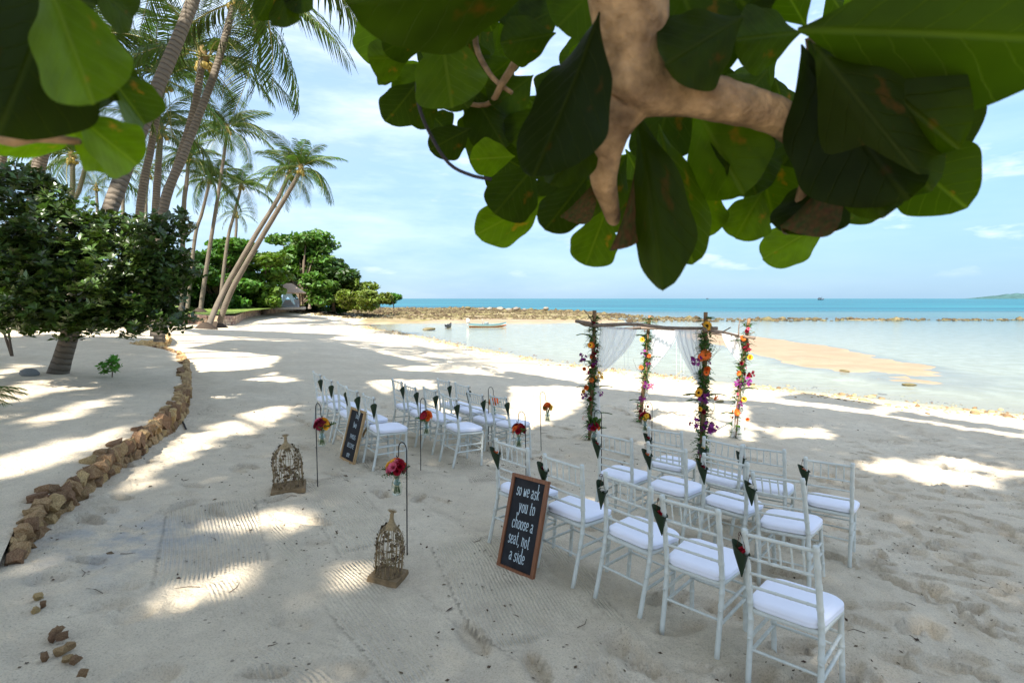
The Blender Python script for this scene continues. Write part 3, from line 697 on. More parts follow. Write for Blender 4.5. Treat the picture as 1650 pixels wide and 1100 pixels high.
def flower_mesh(kind, col):
    if (kind, col) in FLM: return FLM[kind, col]
    if kind == 'rose': me = mk_rose(1.0).mesh('rose', PET[col])
    elif kind == 'gerbera':
        mb = mk_daisy(1.0, 20); n = len(mb.f); mb.ball((0,0,.06), .22, 8, 4, .5); me = mb.mesh('gerbera', PET[col]); me.materials.append(M('gerbera_eye', (.25,.08,.01), .8, .1))
        for p in me.polygons: p.material_index = 1 if p.index >= n else 0
    elif kind == 'sunflower':
        mb = mk_daisy(1.0, 17); n = len(mb.f); mb.ball((0,0,.05), .45, 10, 4, .35); me = mb.mesh('sunflower', M('petal_sun', (.80,.36,.02), .6, .2, var=.2, nscale=30)); me.materials.append(M('sun_eye', (.035,.015,.008), .9, .1, var=.4, nscale=60))
        for p in me.polygons: p.material_index = 1 if p.index >= n else 0
    elif kind == 'orchid':
        mb = MB(); r_ = random.Random(5)
        cs_ = [Vector((r_.uniform(-1,1), r_.uniform(-1,1), r_.uniform(-.5,.5))) for q in range(8)]; mb.tube(cs_, .04, 4)
        for c in cs_:
            nd = Vector((r_.uniform(-1,1), r_.uniform(-1,1), 1)).normalized(); a_ = nd.orthogonal().normalized(); b_ = nd.cross(a_)
            for k in range(5): an = 1.2566 * k; petal(mb, c, a_ * math.cos(an) + b_ * math.sin(an) + nd * .15, nd, .55, .42, .15)
        me = mb.mesh('orchid', PET[col])
    elif kind == 'paradise':
        mb = MB(); 
        for k in range(5): a = -.3 + .33 * k; petal(mb, Vector((0,0,0)), (math.sin(a), .12 * (k % 2), math.cos(a)), (math.cos(a), 0, -math.sin(a)), 1.5 + .2 * (k % 2), .36, .05)
        me = mb.mesh('paradise_flower', PET[col])
    FLM[kind, col] = me; return me
def put_flower(kind, col, parent, loc, dirv, r, base=Vector((0,0,0))):
    o = link({'rose':'rose','gerbera':'gerbera','sunflower':'sunflower','orchid':'orchid','paradise':'strelitzia_flower'}[kind], flower_mesh(kind, col), parent, Vector(loc) - base, None, r)
    o.rotation_euler = (Vector(dirv).to_track_quat('Z', 'Y') @ Euler((0, 0, random.uniform(0, 6))).to_quaternion()).to_euler(); return o
def leaf_spray(mb, p, d, L, n=7, w=.34):
    """a sprig with paired leaflets"""
    d = Vector(d).normalized(); s = d.cross(Vector((.2,.3,1))).normalized(); g = Vector((0,0,-1))
    pts = [p + d * L * t + g * L * .35 * t * t for t in [k / n for k in range(n + 1)]]
    mb.tube(pts, [.003 * (1 - .6 * k / n) for k in range(n + 1)], 4)
    for k in range(1, n + 1):
        for sg in (-1, 1):
            q = pts[k]; l = L * .36 * (1 - .45 * k / n); e = (s * sg + d * .7 + g * .25).normalized() * l; v = d * l * w + Vector((0,0,1)) * l * .06
            mb.add([q, q + e * .5 + v * .9, q + e, q + e * .5 - v * .9], [(0,1,2,3)])

# ------------------------------------------------------------------ shepherd hooks with hanging jars of flowers
IRON = mat('black_iron', (.018,.018,.018), .5, .4)
GLASS = bpy.data.materials.new('jar_glass'); GLASS.use_nodes = True; t_ = GLASS.node_tree
pb = t_.nodes['Principled BSDF']; pb.inputs['Base Color'].default_value = (.75,.85,.75,1); pb.inputs['Roughness'].default_value = .04
tp = N(t_, 'ShaderNodeBsdfTransparent'); tp.inputs[0].default_value = (.90,.95,.90,1); lw = N(t_, 'ShaderNodeLayerWeight'); lw.inputs['Blend'].default_value = .45
mrr = N(t_, 'ShaderNodeMapRange'); mrr.inputs['To Min'].default_value = .10; mrr.inputs['To Max'].default_value = .75; t_.links.new(lw.outputs['Facing'], mrr.inputs['Value'])
gl_ = N(t_, 'ShaderNodeBsdfGlossy'); gl_.inputs['Roughness'].default_value = .05; ms_ = N(t_, 'ShaderNodeMixShader'); t_.links.new(mrr.outputs[0], ms_.inputs[0]); t_.links.new(tp.outputs[0], ms_.inputs[1]); t_.links.new(gl_.outputs[0], ms_.inputs[2]); t_.links.new(ms_.outputs[0], t_.nodes['Material Output'].inputs[0])
def hook_mesh():
    mb = MB(); r = .052; pts = [(0, 0, -.06), (0, 0, .3), (0, 0, .6), (0, 0, .86)]
    pts += [(r - r * math.cos(a), 0, .86 + r * 1.25 * math.sin(a)) for a in [math.pi * k / 10 for k in range(1, 11)]]
    pts += [(2*r, 0, .82), (2*r + .004, 0, .795), (2*r + .018, 0, .785), (2*r + .03, 0, .80)]
    mb.tube(pts, [.0055] * 4 + [.0048] * 10 + [.0042] * 4, 7); return mb.mesh('hook_rod', IRON)
HK = hook_mesh()
jar_me = MB().lathe([(.0,.0),(.026,.0),(.032,.006),(.034,.02),(.036,.05),(.031,.085),(.021,.11),(.020,.125),(.024,.135)], 16).mesh('jar', GLASS)
JARS = [('h1', (512,787), (1,), [('gerbera','dred'),('rose','yellow'),('rose','orange'),('gerbera','orange'),('rose','pink'),('rose','dred')]),
        ('h3', (678,760), (1,), [('rose','red'),('gerbera','red'),('rose','orange'),('gerbera','yellow'),('rose','dred')]),
        ('h5', (787,717), (1,), [('gerbera','orange'),('rose','orange'),('rose','yellow'),('gerbera','orange')]),
        ('h7', (872,725), (1,), [('gerbera','orange'),('rose','orange'),('gerbera','yellow'),('rose','orange')]),
        ('h2', (656,893), (-1,), [('rose','pink'),('rose','red'),('gerbera','dred'),('rose','orange'),('gerbera','red'),('rose','yellow')]),
        ('h4', (848,785), (-1,), [('rose','red'),('gerbera','red'),('rose','dred'),('gerbera','orange'),('rose','red')]),
        ('h6', (969,772), (-1,), [('rose','red'),('gerbera','orange'),('rose','orange'),('gerbera','red'),('orchid','purple')]),
        ('h8', (1050,745), (-1,), [('rose','pink'),('rose','red'),('gerbera','yellow'),('rose','dred'),('gerbera','orange')])]
WHERE = ['beside the far chalkboard', 'in front of the middle left-block chair at the aisle', 'at the front left-block chair by the aisle', 'alone on the sand beyond the left block',
         'nearest the camera, beside the near birdcage', 'behind the right-block aisle chair', 'before the left arch post', 'behind the front right-block aisle chair']
HW = ['by the far chalkboard', 'by the middle left-block chair', 'by the front left-block chair', 'alone on the sand', 'nearest the camera', 'behind the right-block aisle chair', 'before the left arch post', 'by the front right-block chair']
BOUQ = ['dark red, yellow and orange', 'red and orange', 'orange and yellow', 'bright orange', 'pink rose and red', 'deep red', 'red, orange and purple', 'pink, red and yellow']
CROSS = R(-40)
for q, (nm, bp_, (sg,), fl) in enumerate(JARS):
    p = G(*bp_); p.z = gz(p.x, p.y); an = CROSS if sg > 0 else CROSS + math.pi
    hk = empty('shepherd_hook', tuple(p), an, 'black iron shepherd hook standing %s' % WHERE[q], 'garden hook', 'shepherd hooks lining the aisle')
    link('hook_rod', HK, hk); hk.rotation_euler = (random.uniform(-.02,.02), random.uniform(-.02,.02), an)
    e = p + Vector((math.cos(an) * .118, math.sin(an) * .118, .785))
    j = empty('flower_jar', tuple(e + Vector((0, 0, -.31))), random.uniform(0, 6), 'glass jar of %s flowers, hook %s' % (BOUQ[q], HW[q]), 'flower jar', 'flower jars hanging on hooks')
    j.scale = (1.25,)*3
    link('jar', jar_me, j)
    wm = MB(); 
    for s_ in (-1, 1): wm.tube([(s_*.022, 0, .115), (s_*.03, 0, .16), (0, 0, .248)], .0012, 4)
    wm.build('wire', M('jar_wire', (.25,.24,.22), .5, .4), j)
    sm = MB()
    for k in range(9): a = 6.28 * k / 9 + random.uniform(-.2, .2); sm.tube([(.02 * math.cos(a), .02 * math.sin(a), .012), (.008 * math.cos(a+1), .008 * math.sin(a+1), .09), (.03 * math.cos(a+2), .03 * math.sin(a+2), .17)], .0032, 5)
    sm.lathe([(.002,.08),(.031,.078)], 12)
    sm.build('stems', GREEN, j)
    fm = MB()
    for k in range(7): a = random.uniform(0, 6.28); leaf_spray(fm, Vector((.02*math.cos(a), .02*math.sin(a), .15)), (math.cos(a), math.sin(a), random.uniform(.3, 1.3)), random.uniform(.07, .12), 5)
    if nm == 'h6':
        for k in range(5): leaf_spray(fm, Vector((0, 0, .17)), (random.uniform(-.2,.8), random.uniform(-.4,.4), 1.2), .19, 9)
    fm.build('leaves', LEAFM, j)
    n = len(fl)
    for k in range(n * 3):
        kind, col = fl[k % n]; a = 6.283 * k / n + .45 * (k // n); el = (.05, .55, 1.1)[k // n]
        d = Vector((math.cos(a) * math.cos(el), math.sin(a) * math.cos(el), math.sin(el))); put_flower(kind, col, j, Vector((0, 0, .17)) + d * .045, d, random.uniform(.028, .037) * (1 if kind != 'orchid' else .8))

# ------------------------------------------------------------------ birdcages
BRASS = mat('cage_metal', (.28,.195,.095), .5, .4, metal=.2, var=.4, nscale=40, bump=.4, bscale=160)
DLEAF = mat('cage_leaf', (.135,.095,.05), .6, .3, metal=.1, var=.3, nscale=30, island=.3)
def birdcage(px, w_, h_, rz, tilt, label, plume):
    p = G(*px); p.z = gz(p.x, p.y) - .008; t = empty('birdcage', tuple(p), rz, label, 'birdcage', 'rusty leaf birdcages on the sand'); t.rotation_euler = (tilt[0], tilt[1], rz)
    b = MB(); b.box((0, 0, .02), (w_*1.0, w_*.88, .03)); b.box((0, 0, .042), (w_*.98, w_*.85, .018)); b.build('base', mat('cage_base', (.22,.15,.08), .8, .2, var=.4, nscale=18, bump=.6, bscale=50), t, smooth=False)
    rx, ry = w_ * .43, w_ * .37; hb = h_ * .50; ht = h_ * .80; n = 18
    def surf(a, f): # f 0..1 up the cage
        z = .05 + (ht - .05) * f; zt = (z - hb) / (ht - hb)
        k = 1 if z < hb else math.sqrt(max(0.0, 1 - min(1, zt)**2)) * .93 + .07 * (1 - zt)
        return Vector((rx * k * math.cos(a), ry * k * math.sin(a), z))
    for i in range(n):
        a = 6.2832 * i / n; MB().tube([surf(a, f) for f in (0,.2,.4,.55,.65,.74,.82,.89,.94,.98,1.0)], .0030, 5).build('bar', BRASS, t)
    for f in (.02, .3, .56): MB().tube([surf(6.2832 * k / 24, f) for k in range(25)], .0028, 5).build('hoop', BRASS, t)
    vm = MB(); lm = MB()
    for v in range(9):
        a0 = 6.2832 * v / 9; pts = [surf(a0 + .5 * math.sin(6 * f + v), f) * 1.0 for f in [k / 16 for k in range(16)]]
        vm.tube(pts, .0028, 5)
        for k in range(1, 16):
            for side in (-1, 1):
                if random.random() < .42: continue
                q = pts[k]; nrm = Vector((q.x, q.y, .02)).normalized(); tg = Vector((-nrm.y, nrm.x, 0)); up = Vector((0,0,1))
                c = q + nrm * .006 + tg * side * random.uniform(.008, .02) + up * random.uniform(-.012, .012); r_ = random.uniform(.010, .016) * (w_ / .27)
                a_ = (tg + nrm * random.uniform(-.5, .5)).normalized(); b_ = (up + nrm * random.uniform(-.5, .5)).normalized()
                lm.add([c + a_*r_*math.cos(x) + b_*r_*math.sin(x) + nrm*(.004 if m % 2 else 0) for m, x in enumerate([6.283*y/7 for y in range(7)])], [tuple(range(7))])
    vm.build('vine', BRASS, t); tag(lm.build('leaves', DLEAF, t, smooth=False), kind='stuff')
    fm = MB(); fm.lathe([(rx*.5, ht-.03), (rx*.33, ht), (.022, ht+.02), (.014, ht+.05), (.016, ht+.075), (.011, ht+.085)], 12)
    for k in range(9): a = R(-75 + 150 * k / 8) ; q = Vector((math.sin(a) * .04 * plume, 0, ht + .085 + .012 + math.cos(a) * .022)); fm.tube([(0,0,ht+.08), q * .55 + Vector((0,0,(ht+.08)*.45)), q], [.004, .0035, .002], 4)
    fm.ball((0, 0, ht + .085), .013, 8, 5)
    fm.build('finial', BRASS, t)
    return t
birdcage((466,792), .335, .62, .35, (.02, -.03), 'larger rusty birdcage covered in metal leaves, by the far chalkboard and hook', .9)
birdcage((625,927), .235, .53, -.25, (-.03, .07), 'smaller rusty leaf birdcage tilted in the sand beside the nearest hook', 1.0)

# ------------------------------------------------------------------ chalkboards
GLY = { # chalk strokes, x-height .56, ascender 1, descender -.32
 's': (.34, [[(.30,.46),(.24,.55),(.12,.56),(.05,.46),(.10,.34),(.24,.25),(.29,.13),(.20,.01),(.08,.01),(.02,.12)]]),
 'o': (.38, [[(.18,.56),(.06,.48),(.02,.27),(.07,.06),(.18,0),(.29,.07),(.33,.28),(.29,.49),(.18,.56)]]),
 'w': (.52, [[(.0,.56),(.10,.56)],[(.05,.56),(.14,.0),(.24,.44),(.34,.0),(.44,.56)],[(.39,.56),(.49,.56)]]),
 'e': (.36, [[(.04,.28),(.30,.31),(.29,.47),(.19,.56),(.08,.49),(.03,.28),(.07,.07),(.19,0),(.31,.09)]]),
 'a': (.40, [[(.05,.46),(.14,.56),(.27,.52),(.29,.38),(.29,.10),(.33,.01),(.38,.03)],[(.29,.32),(.12,.29),(.03,.16),(.08,.02),(.19,.01),(.29,.12)]]),
 'k': (.42, [[(.0,1.0),(.07,1.0),(.07,.0)],[(.02,0),(.13,0)],[(.30,.56),(.09,.24)],[(.15,.33),(.26,.08),(.38,0)],[(.25,.56),(.37,.56)]]),
 'y': (.42, [[(.0,.56),(.10,.56)],[(.05,.56),(.20,.04)],[(.29,.56),(.40,.56)],[(.35,.56),(.19,.0),(.11,-.24),(.02,-.30)]]),
 'u': (.44, [[(.0,.56),(.07,.55),(.07,.14),(.14,.0),(.25,.03),(.33,.16)],[(.27,.56),(.34,.55),(.34,.06),(.41,.0)]]),
 't': (.30, [[(.13,.86),(.12,.12),(.18,.0),(.27,.05)],[(.02,.57),(.26,.59)]]),
 'c': (.34, [[(.30,.44),(.21,.56),(.09,.50),(.03,.28),(.08,.06),(.19,0),(.30,.10)]]),
 'h': (.44, [[(.0,1.0),(.07,.99),(.07,0)],[(.02,0),(.13,0)],[(.07,.38),(.16,.54),(.27,.54),(.33,.40),(.33,.0)],[(.28,0),(.40,0)]]),
 'n': (.44, [[(.0,.56),(.07,.55),(.07,0)],[(.02,0),(.13,0)],[(.07,.38),(.16,.54),(.27,.54),(.33,.40),(.33,.0)],[(.28,0),(.40,0)]]),
 'd': (.42, [[(.26,1.0),(.33,.99),(.33,.08),(.40,.0)],[(.33,.44),(.22,.56),(.09,.50),(.03,.28),(.08,.06),(.19,0),(.33,.13)]]),
 'i': (.20, [[(.02,.56),(.09,.55),(.09,.05),(.15,.0)],[(.08,.74),(.10,.77)]]),
 ',': (.16, [[(.07,.06),(.09,-.02),(.03,-.16)]]), ' ': (.20, [])}
def text_obj(s, size, parent, loc, xs=1.0, shear=0.0):
    if all(ch in GLY for ch in s):
        r = random.Random(len(s)); mb = MB(); x = 0; tot = sum(GLY[ch][0] + .07 for ch in s)
        for ch in s:
            w_, strokes = GLY[ch]; dy = r.uniform(-.03, .03)
            for st in strokes:
                pts = curve([Vector((px_ + r.uniform(-.01,.01), py_ + r.uniform(-.012,.012), 0)) for px_, py_ in st], max(4, len(st) * 3)); n = len(pts); vs = []
                for i, p in enumerate(pts):
                    d = (pts[min(i+1, n-1)] - pts[max(i-1, 0)]).normalized(); q = Vector((-d.y, d.x, 0)); hw = .026 + .022 * abs(d.y) + r.uniform(-.006, .006)
                    for sg in (-1, 1): c = p + q * sg * hw; vs.append(((x + c.x - tot / 2) * size + shear * size * c.y * .4, (c.y + dy - .32) * size, 0))
                mb.add(vs, [(2*i, 2*i+1, 2*i+3, 2*i+2) for i in range(n - 1)])
            x += w_ + .07
        q = mb.build('lettering', M('chalk', (.50,.58,.62), .95, .05, var=.35, nscale=120), parent, smooth=False, loc=loc); q.scale = (xs * .98, 1, 1); return q
    cu = bpy.data.curves.new('lettering', 'FONT'); cu.body = s; cu.size = size; cu.align_x = 'CENTER'; cu.align_y = 'CENTER'; cu.shear = shear; cu.offset = -size * .011; cu.extrude = .0004; cu.resolution_u = 3; cu.space_character = .95
    o = bpy.data.objects.new('lettering', cu); COL.objects.link(o); bpy.context.view_layer.update()
    me = bpy.data.meshes.new_from_object(o.evaluated_get(bpy.context.evaluated_depsgraph_get())); me.name = 'lettering'; bpy.data.objects.remove(o)
    me.materials.clear(); me.materials.append(M('chalk', (.50,.58,.62), .95, .05, var=.35, nscale=120))
    q = link('lettering', me, parent, loc); q.scale = (xs, 1, 1); return q
def chalkboard(tl, tr, bl, br, frame_m, lines, label, lean):
    """stands on its lower edge; local x = width, y = height, z = out of the face"""
    BL, BR = G(*bl), G(*br); BL.z = gz(BL.x, BL.y); BR.z = gz(BR.x, BR.y)
    xa = (BR - BL); W = xa.length; xa.normalize(); nrm = xa.cross(Vector((0,0,1))).normalized()          # towards the camera side
    if nrm.y > 0: nrm = -nrm
    hgt = max(.3, ((G(*bl) - Vector((0,0,HC))).length) / F * math.hypot(tl[0]-bl[0], tl[1]-bl[1]) * 1.06)
    up = (Vector((0,0,1)) - xa * xa.z).normalized(); yv = (up * math.cos(lean) - nrm * math.sin(lean)).normalized(); zv = xa.cross(yv).normalized()
    t = empty('chalkboard', (0,0,0), 0, label, 'chalkboard', 'framed chalkboards with chalk lettering'); m = Matrix((xa, yv, zv)).transposed().to_4x4(); m.translation = (BL + BR) / 2 + Vector((0,0,-.012)); t.matrix_world = m
    b = MB(); b.box((0, hgt/2, 0), (W - .03, hgt - .03, .012)); b.build('board', mat('slate', (.014,.014,.016), .75, .25, var=.5, nscale=6, col2=(.022,.022,.025)), t, smooth=False)
    fw_ = .028
    for c_, d_ in (((0, fw_/2, .004), (W, fw_, .032)), ((0, hgt - fw_/2, .004), (W, fw_, .032)), ((-W/2 + fw_/2, hgt/2, .004), (fw_, hgt - 2*fw_ - .002, .030)), ((W/2 - fw_/2, hgt/2, .004), (fw_, hgt - 2*fw_ - .002, .030))):
        MB().box(c_, d_).build('frame_rail', frame_m, t, smooth=False)
    st = MB(); st.box((0, hgt*.42, -.12), (.03, hgt*.86, .016), Euler((R(-15), 0, 0)).to_matrix()); st.build('strut', frame_m, t, smooth=False)
    for s, size, x, y, xs in lines: text_obj(s, size * hgt, t, (x * W, y * hgt, .0075), xs, .12)
    return t
chalkboard((823,784), (885,803), (802,911), (860,938), mat('walnut_frame', (.20,.075,.03), .5, .4, var=.35, nscale=12, stretch=(3,.4,3)), 
    [('so we ask', .145, .0, .83, .58), ('you to', .145, .04, .665, .62), ('choose a', .145, .0, .49, .60), ('seat, not', .145, -.03, .325, .58), ('a side', .145, -.01, .16, .64)], 'near chalkboard in dark wood frame reading so we ask you to choose a seat', R(17))
chalkboard((567,666), (586.5,675), (549,737), (571,749), mat('pale_frame', (.42,.27,.13), .6, .3, var=.35, nscale=12, stretch=(3,.4,3)),
    [('today', .11, .05, .86, .62), ('two', .13, .0, .69, .8), ('FAMILIES', .125, .02, .47, .50), ('BECOME', .125, .0, .30, .58), ('one', .12, -.02, .13, .75)], 'far chalkboard in pale wood frame leaning by the left block of chairs', R(15))
# ------------------------------------------------------------------ wedding arch
WOOD = mat('driftwood', (.20,.115,.06), .85, .15, var=.45, nscale=14, bump=.8, bscale=35, stretch=(1,1,.25), bdist=.02)
GREYW = mat('grey_branch', (.20,.15,.115), .9, .1, var=.4, nscale=18, bump=.7, bscale=40)
P1 = G(950,708); P3 = G(1130,743); dvec = (P3 - P1); dvec.z = 0; across = dvec.normalized(); into = Vector((-across.y, across.x, 0)); 
P4 = P3 + into * 2.32; P2 = P1 + into * 2.35
POST = [P1, P2, P3, P4]
for p in POST: p.z = gz(p.x, p.y)
ctr = (P1 + P2 + P3 + P4) / 4; ctr.z = min(p.z for p in POST)
arch = empty('wedding_arch', tuple(ctr), 0, 'driftwood wedding arch of four posts wrapped in bright flowers with sheer white drapes', 'wedding arch')
TOPV = [(958,500), (1047,508), (1137,503), (1207,513)]
def heightat(p, v): return HC + ray(825 + F * p.x / p.y, v).z * (p.y / ray(825, v).y) 
posts = []; HT = []
for p, (u, v) in zip(POST, TOPV):
    zt = heightat(p, v); HT.append(zt); top = PX(u, v, p.y); mid = (p + top) / 2 + Vector((random.uniform(-.03,.03), random.uniform(-.03,.03), 0))
    pts = [q - ctr for q in curve([p + Vector((0,0,-.25)), p * .6 + mid * .4, mid, (mid + top) / 2 + Vector((random.uniform(-.015,.015),0,0)), top], 16)]
    o = MB().tube(pts, [.040 - .009 * k / 15 + random.uniform(-.004,.004) for k in range(16)], 10).build('post', WOOD, arch); posts.append((o, [q + ctr for q in pts]))
def beam(pts, r0, r1, name='beam', m=GREYW, parent=arch):
    c = curve(pts, 12); return MB().tube([q - ctr for q in c], [r0 + (r1 - r0) * k / 11 + random.uniform(-.0025,.0025) for k in range(12)], 8).build(name, m, parent)
def at(p, v, off=Vector((0,0,0))): return Vector((p.x, p.y, heightat(p, v))) + off
b1 = at(P1, 523); b2 = at(P2, 528); b3 = at(P3, 529); b4 = at(P4, 540)
beam([b1 - into*.3 + Vector((-.12,0,.07)), b1 + Vector((.03,-.03,.02)), (b1 + b2)/2 + Vector((0,0,-.04)), b2 + into*.12], .028, .02)
beam([b1 - across*.22 + Vector((0,0,.05)), b1 + Vector((0,-.04,-.01)), (b1*.6 + b3*.4) + Vector((0,0,.03)), (b1*.3 + b3*.7) + Vector((0,0,-.01)), b3 + across*.16 + Vector((0,-.04,.01))], .034, .026)
beam([b2 - across*.24 + Vector((0,0,-.04)), b2 + Vector((0,-.04,0)), (b2 + b4)/2 + Vector((0,0,.02)), b4 + across*.30 + Vector((0,0,-.04))], .036, .024)
beam([b3 - into*.1, b3 + Vector((.04,0,-.03)), (b3 + b4)/2 + Vector((0,0,.0)), b4 + into*.2 + Vector((0,0,-.03))], .03, .02)
for pts in ([b1 + Vector((.02,-.05,0)), at(P1, 512, Vector((-.02,-.05,0))), at(P1, 499, Vector((-.13,-.05,0)))], [b2 + Vector((-.05,-.05,-.01)), b2 + Vector((-.16,-.05,.0)), b2 + Vector((-.27,-.05,-.07))], [b2 + Vector((-.2,-.05,-.02)), b2 + Vector((-.14,-.05,.07)), b2 + Vector((-.06,-.05,.13))],
            [b4 + Vector((.04,-.03,-.02)), b4 + Vector((.18,-.03,.01)), b4 + Vector((.30,-.03,.07))], [b4 + Vector((0,-.03,0)), b4 + Vector((.0,-.03,.18)), b4 + Vector((.02,-.03,.33))], [b3 + Vector((.03,-.05,-.03)), b3 + Vector((.2,-.05,-.06)), b3 + Vector((.36,-.05,.02))]):
    beam(pts, .014, .006, 'twig')
# drapes: spread along a beam, gathered to the post, then falling as a tail
def drape_mat():
    m = bpy.data.materials.new('sheer_cloth'); m.use_nodes = True; t = m.node_tree; t.nodes.clear(); o = N(t, 'ShaderNodeOutputMaterial')
    d = N(t, 'ShaderNodeBsdfDiffuse'); d.inputs[0].default_value = (.86,.86,.85,1); tl = N(t, 'ShaderNodeBsdfTranslucent'); tl.inputs[0].default_value = (.86,.86,.85,1); a = N(t, 'ShaderNodeMixShader'); a.inputs[0].default_value = .45
    t.links.new(d.outputs[0], a.inputs[1]); t.links.new(tl.outputs[0], a.inputs[2]); tp = N(t, 'ShaderNodeBsdfTransparent'); lw = N(t, 'ShaderNodeLayerWeight'); lw.inputs[0].default_value = .5
    mr = N(t, 'ShaderNodeMapRange'); mr.inputs['To Min'].default_value = .68; mr.inputs['To Max'].default_value = .98; t.links.new(lw.outputs['Facing'], mr.inputs['Value'])
    b = N(t, 'ShaderNodeMixShader'); t.links.new(mr.outputs[0], b.inputs[0]); t.links.new(tp.outputs[0], b.inputs[1]); t.links.new(a.outputs[0], b.inputs[2]); t.links.new(b.outputs[0], o.inputs[0]); return m
SHEER = drape_mat()
def drape(A, B, tie, foot, tail_w, seed):
    r = random.Random(seed); nu, nv = 40, 40; vs = []; fs = []; ax_ = (B - A).normalized(); nrm = Vector((-ax_.y, ax_.x, 0))
    for j in range(nv + 1):
        f = j / nv
        for i in range(nu + 1):
            u = i / nu; top = A.lerp(B, u); 
            if f < .55:
                k = f / .55; sag = k ** 1.25; q = top.lerp(tie + ax_ * (u - .5) * .07, sag); q.z = top.z + (tie.z - top.z) * (k ** (1.0 - .22 * u)); pw = .030 * (1 - .45 * k)
            else:
                k = (f - .55) / .45; wv = .07 + (tail_w - .07) * min(1, k * 1.5); q = tie.lerp(foot, k) + ax_ * (u - .5) * wv; pw = .018
            q = q + nrm * pw * (math.sin(u * 31 + seed) + .6 * math.sin(u * 57 + 2 * seed + 2 * f)); vs.append(q - ctr)
    for j in range(nv):
        for i in range(nu): b = j * (nu + 1) + i; fs.append((b, b + 1, b + nu + 2, b + nu + 1))
    MB().add(vs, fs).build('drape', SHEER, arch)
def PYL(p, u, v, off=0.0): q = PX(u, v, p.y + off); return q
drape(PYL(P1, 966, 524), PYL(P1, 1026, 531, -.3), PYL(P1, 962, 604, -.05), PYL(P1, 957, 690, -.05) , .2, 1)
drape(PYL(P2, 1052, 529), PYL(P2, 1094, 530, -.05), PYL(P2, 1042, 600), PYL(P2, 1040, 640), .1, 2)
drape(PYL(P3, 1130, 529, .02), PYL(P3, 1088, 530, .4), PYL(P3, 1131, 622, .04), PYL(P3, 1133, 690, .05), .1, 3)
drape(PYL(P4, 1204, 540), PYL(P4, 1162, 533, .05), PYL(P4, 1199, 590), PYL(P4, 1187, 716, -.05), .22, 4)
# strands of clear beads hanging from the front beam
BEAD = M('clear_bead', (.75,.76,.76), .2, .6)
for (u, v0, v1) in ((1090,531,672),(1097,531,650),(1102,531,683),(1006,533,600),(1012,533,660),(988,531,612)):
    p = PYL(P1 if u < 1050 else P2, u, v0, -.2 if u < 1050 else -1.0); q = PX(u, v1, p.y); mb = MB(); mb.tube([p - ctr, (p + q)/2 - ctr, q - ctr], .0014, 4)
    k = .0
    while k < 1: c = p.lerp(q, k) - ctr; mb.ball(c, .0045, 5, 3); k += .07
    mb.build('bead_strand', BEAD, arch)
# garlands
GAR = [[('gerbera','orange',953,556,.055),('orchid','purple',938,576,.06),('orchid','dred',958,572,.05),('rose','orange',942,594,.04),('sunflower','yellow',951,556,.05),('gerbera','orange',953,612,.05),('orchid','yellow',966,606,.06),('rose','orange',944,624,.05),('rose','dred',955,522,.05),('orchid','purple',941,638,.045),('rose','yellow',939,630,.04),('paradise','orange',938,676,.055),('rose','dred',955,590,.04),('orchid','purple',967,634,.04),('rose','red',950,642,.04)],
       [('sunflower','yellow',1035,547,.055),('orchid','purple',1037,569,.055),('gerbera','orange',1046,573,.045),('gerbera','orange',1033,592,.05),('orchid','purple',1043,620,.07),('orchid','pink',1050,622,.05),('orchid','purple',1034,642,.05),('rose','dred',1043,655,.035)],
       [('sunflower','yellow',1139,525,.075),('gerbera','orange',1137,572,.085),('gerbera','orange',1129,576,.06),('orchid','purple',1122,580,.065),('rose','orange',1139,595,.055),('sunflower','yellow',1125,632,.07),('orchid','purple',1135,641,.07),('paradise','orange',1150,645,.06),('rose','yellow',1127,659,.04),('orchid','purple',1118,683,.07),('orchid','purple',1139,690,.075),('orchid','purple',1148,688,.06),('gerbera','orange',1138,600,.05),('rose','dred',1133,664,.04)],
       [('gerbera','orange',1197,545,.06),('rose','yellow',1208,576,.06),('orchid','dred',1204,560,.06),('rose','dred',1194,585,.045),('gerbera','orange',1190,601,.05),('orchid','purple',1203,615,.07),('orchid','purple',1190,618,.06),('sunflower','yellow',1199,643,.055),('gerbera','orange',1187,664,.07),('orchid','purple',1192,652,.05),('rose','red',1205,605,.05),('orchid','dred',1211,602,.05),('rose','orange',1204,675,.04)]]
LOBE = M('garland_big_leaf', (.075,.16,.025), .5, .3, var=.25, nscale=10, objvar=.3, translucent=(.3,(1,1.2,.4)))
def big_leaf_mesh():
    vs = []; n = 6
    for i in range(n + 1):
        t = i / n; w_ = .42 * math.sin(math.pi * min(1, t ** .8)) ** .8; z = -.18 * t * t
        vs += [(-w_, t, z + .08 * w_), (0, t, z), (w_, t, z + .08 * w_)]
    fs = []
    for i in range(n): fs += [(i*3, i*3+1, i*3+4, i*3+3), (i*3+1, i*3+2, i*3+5, i*3+4)]
    return MB().add(vs, fs).mesh('leaf', LOBE)
BL = big_leaf_mesh()
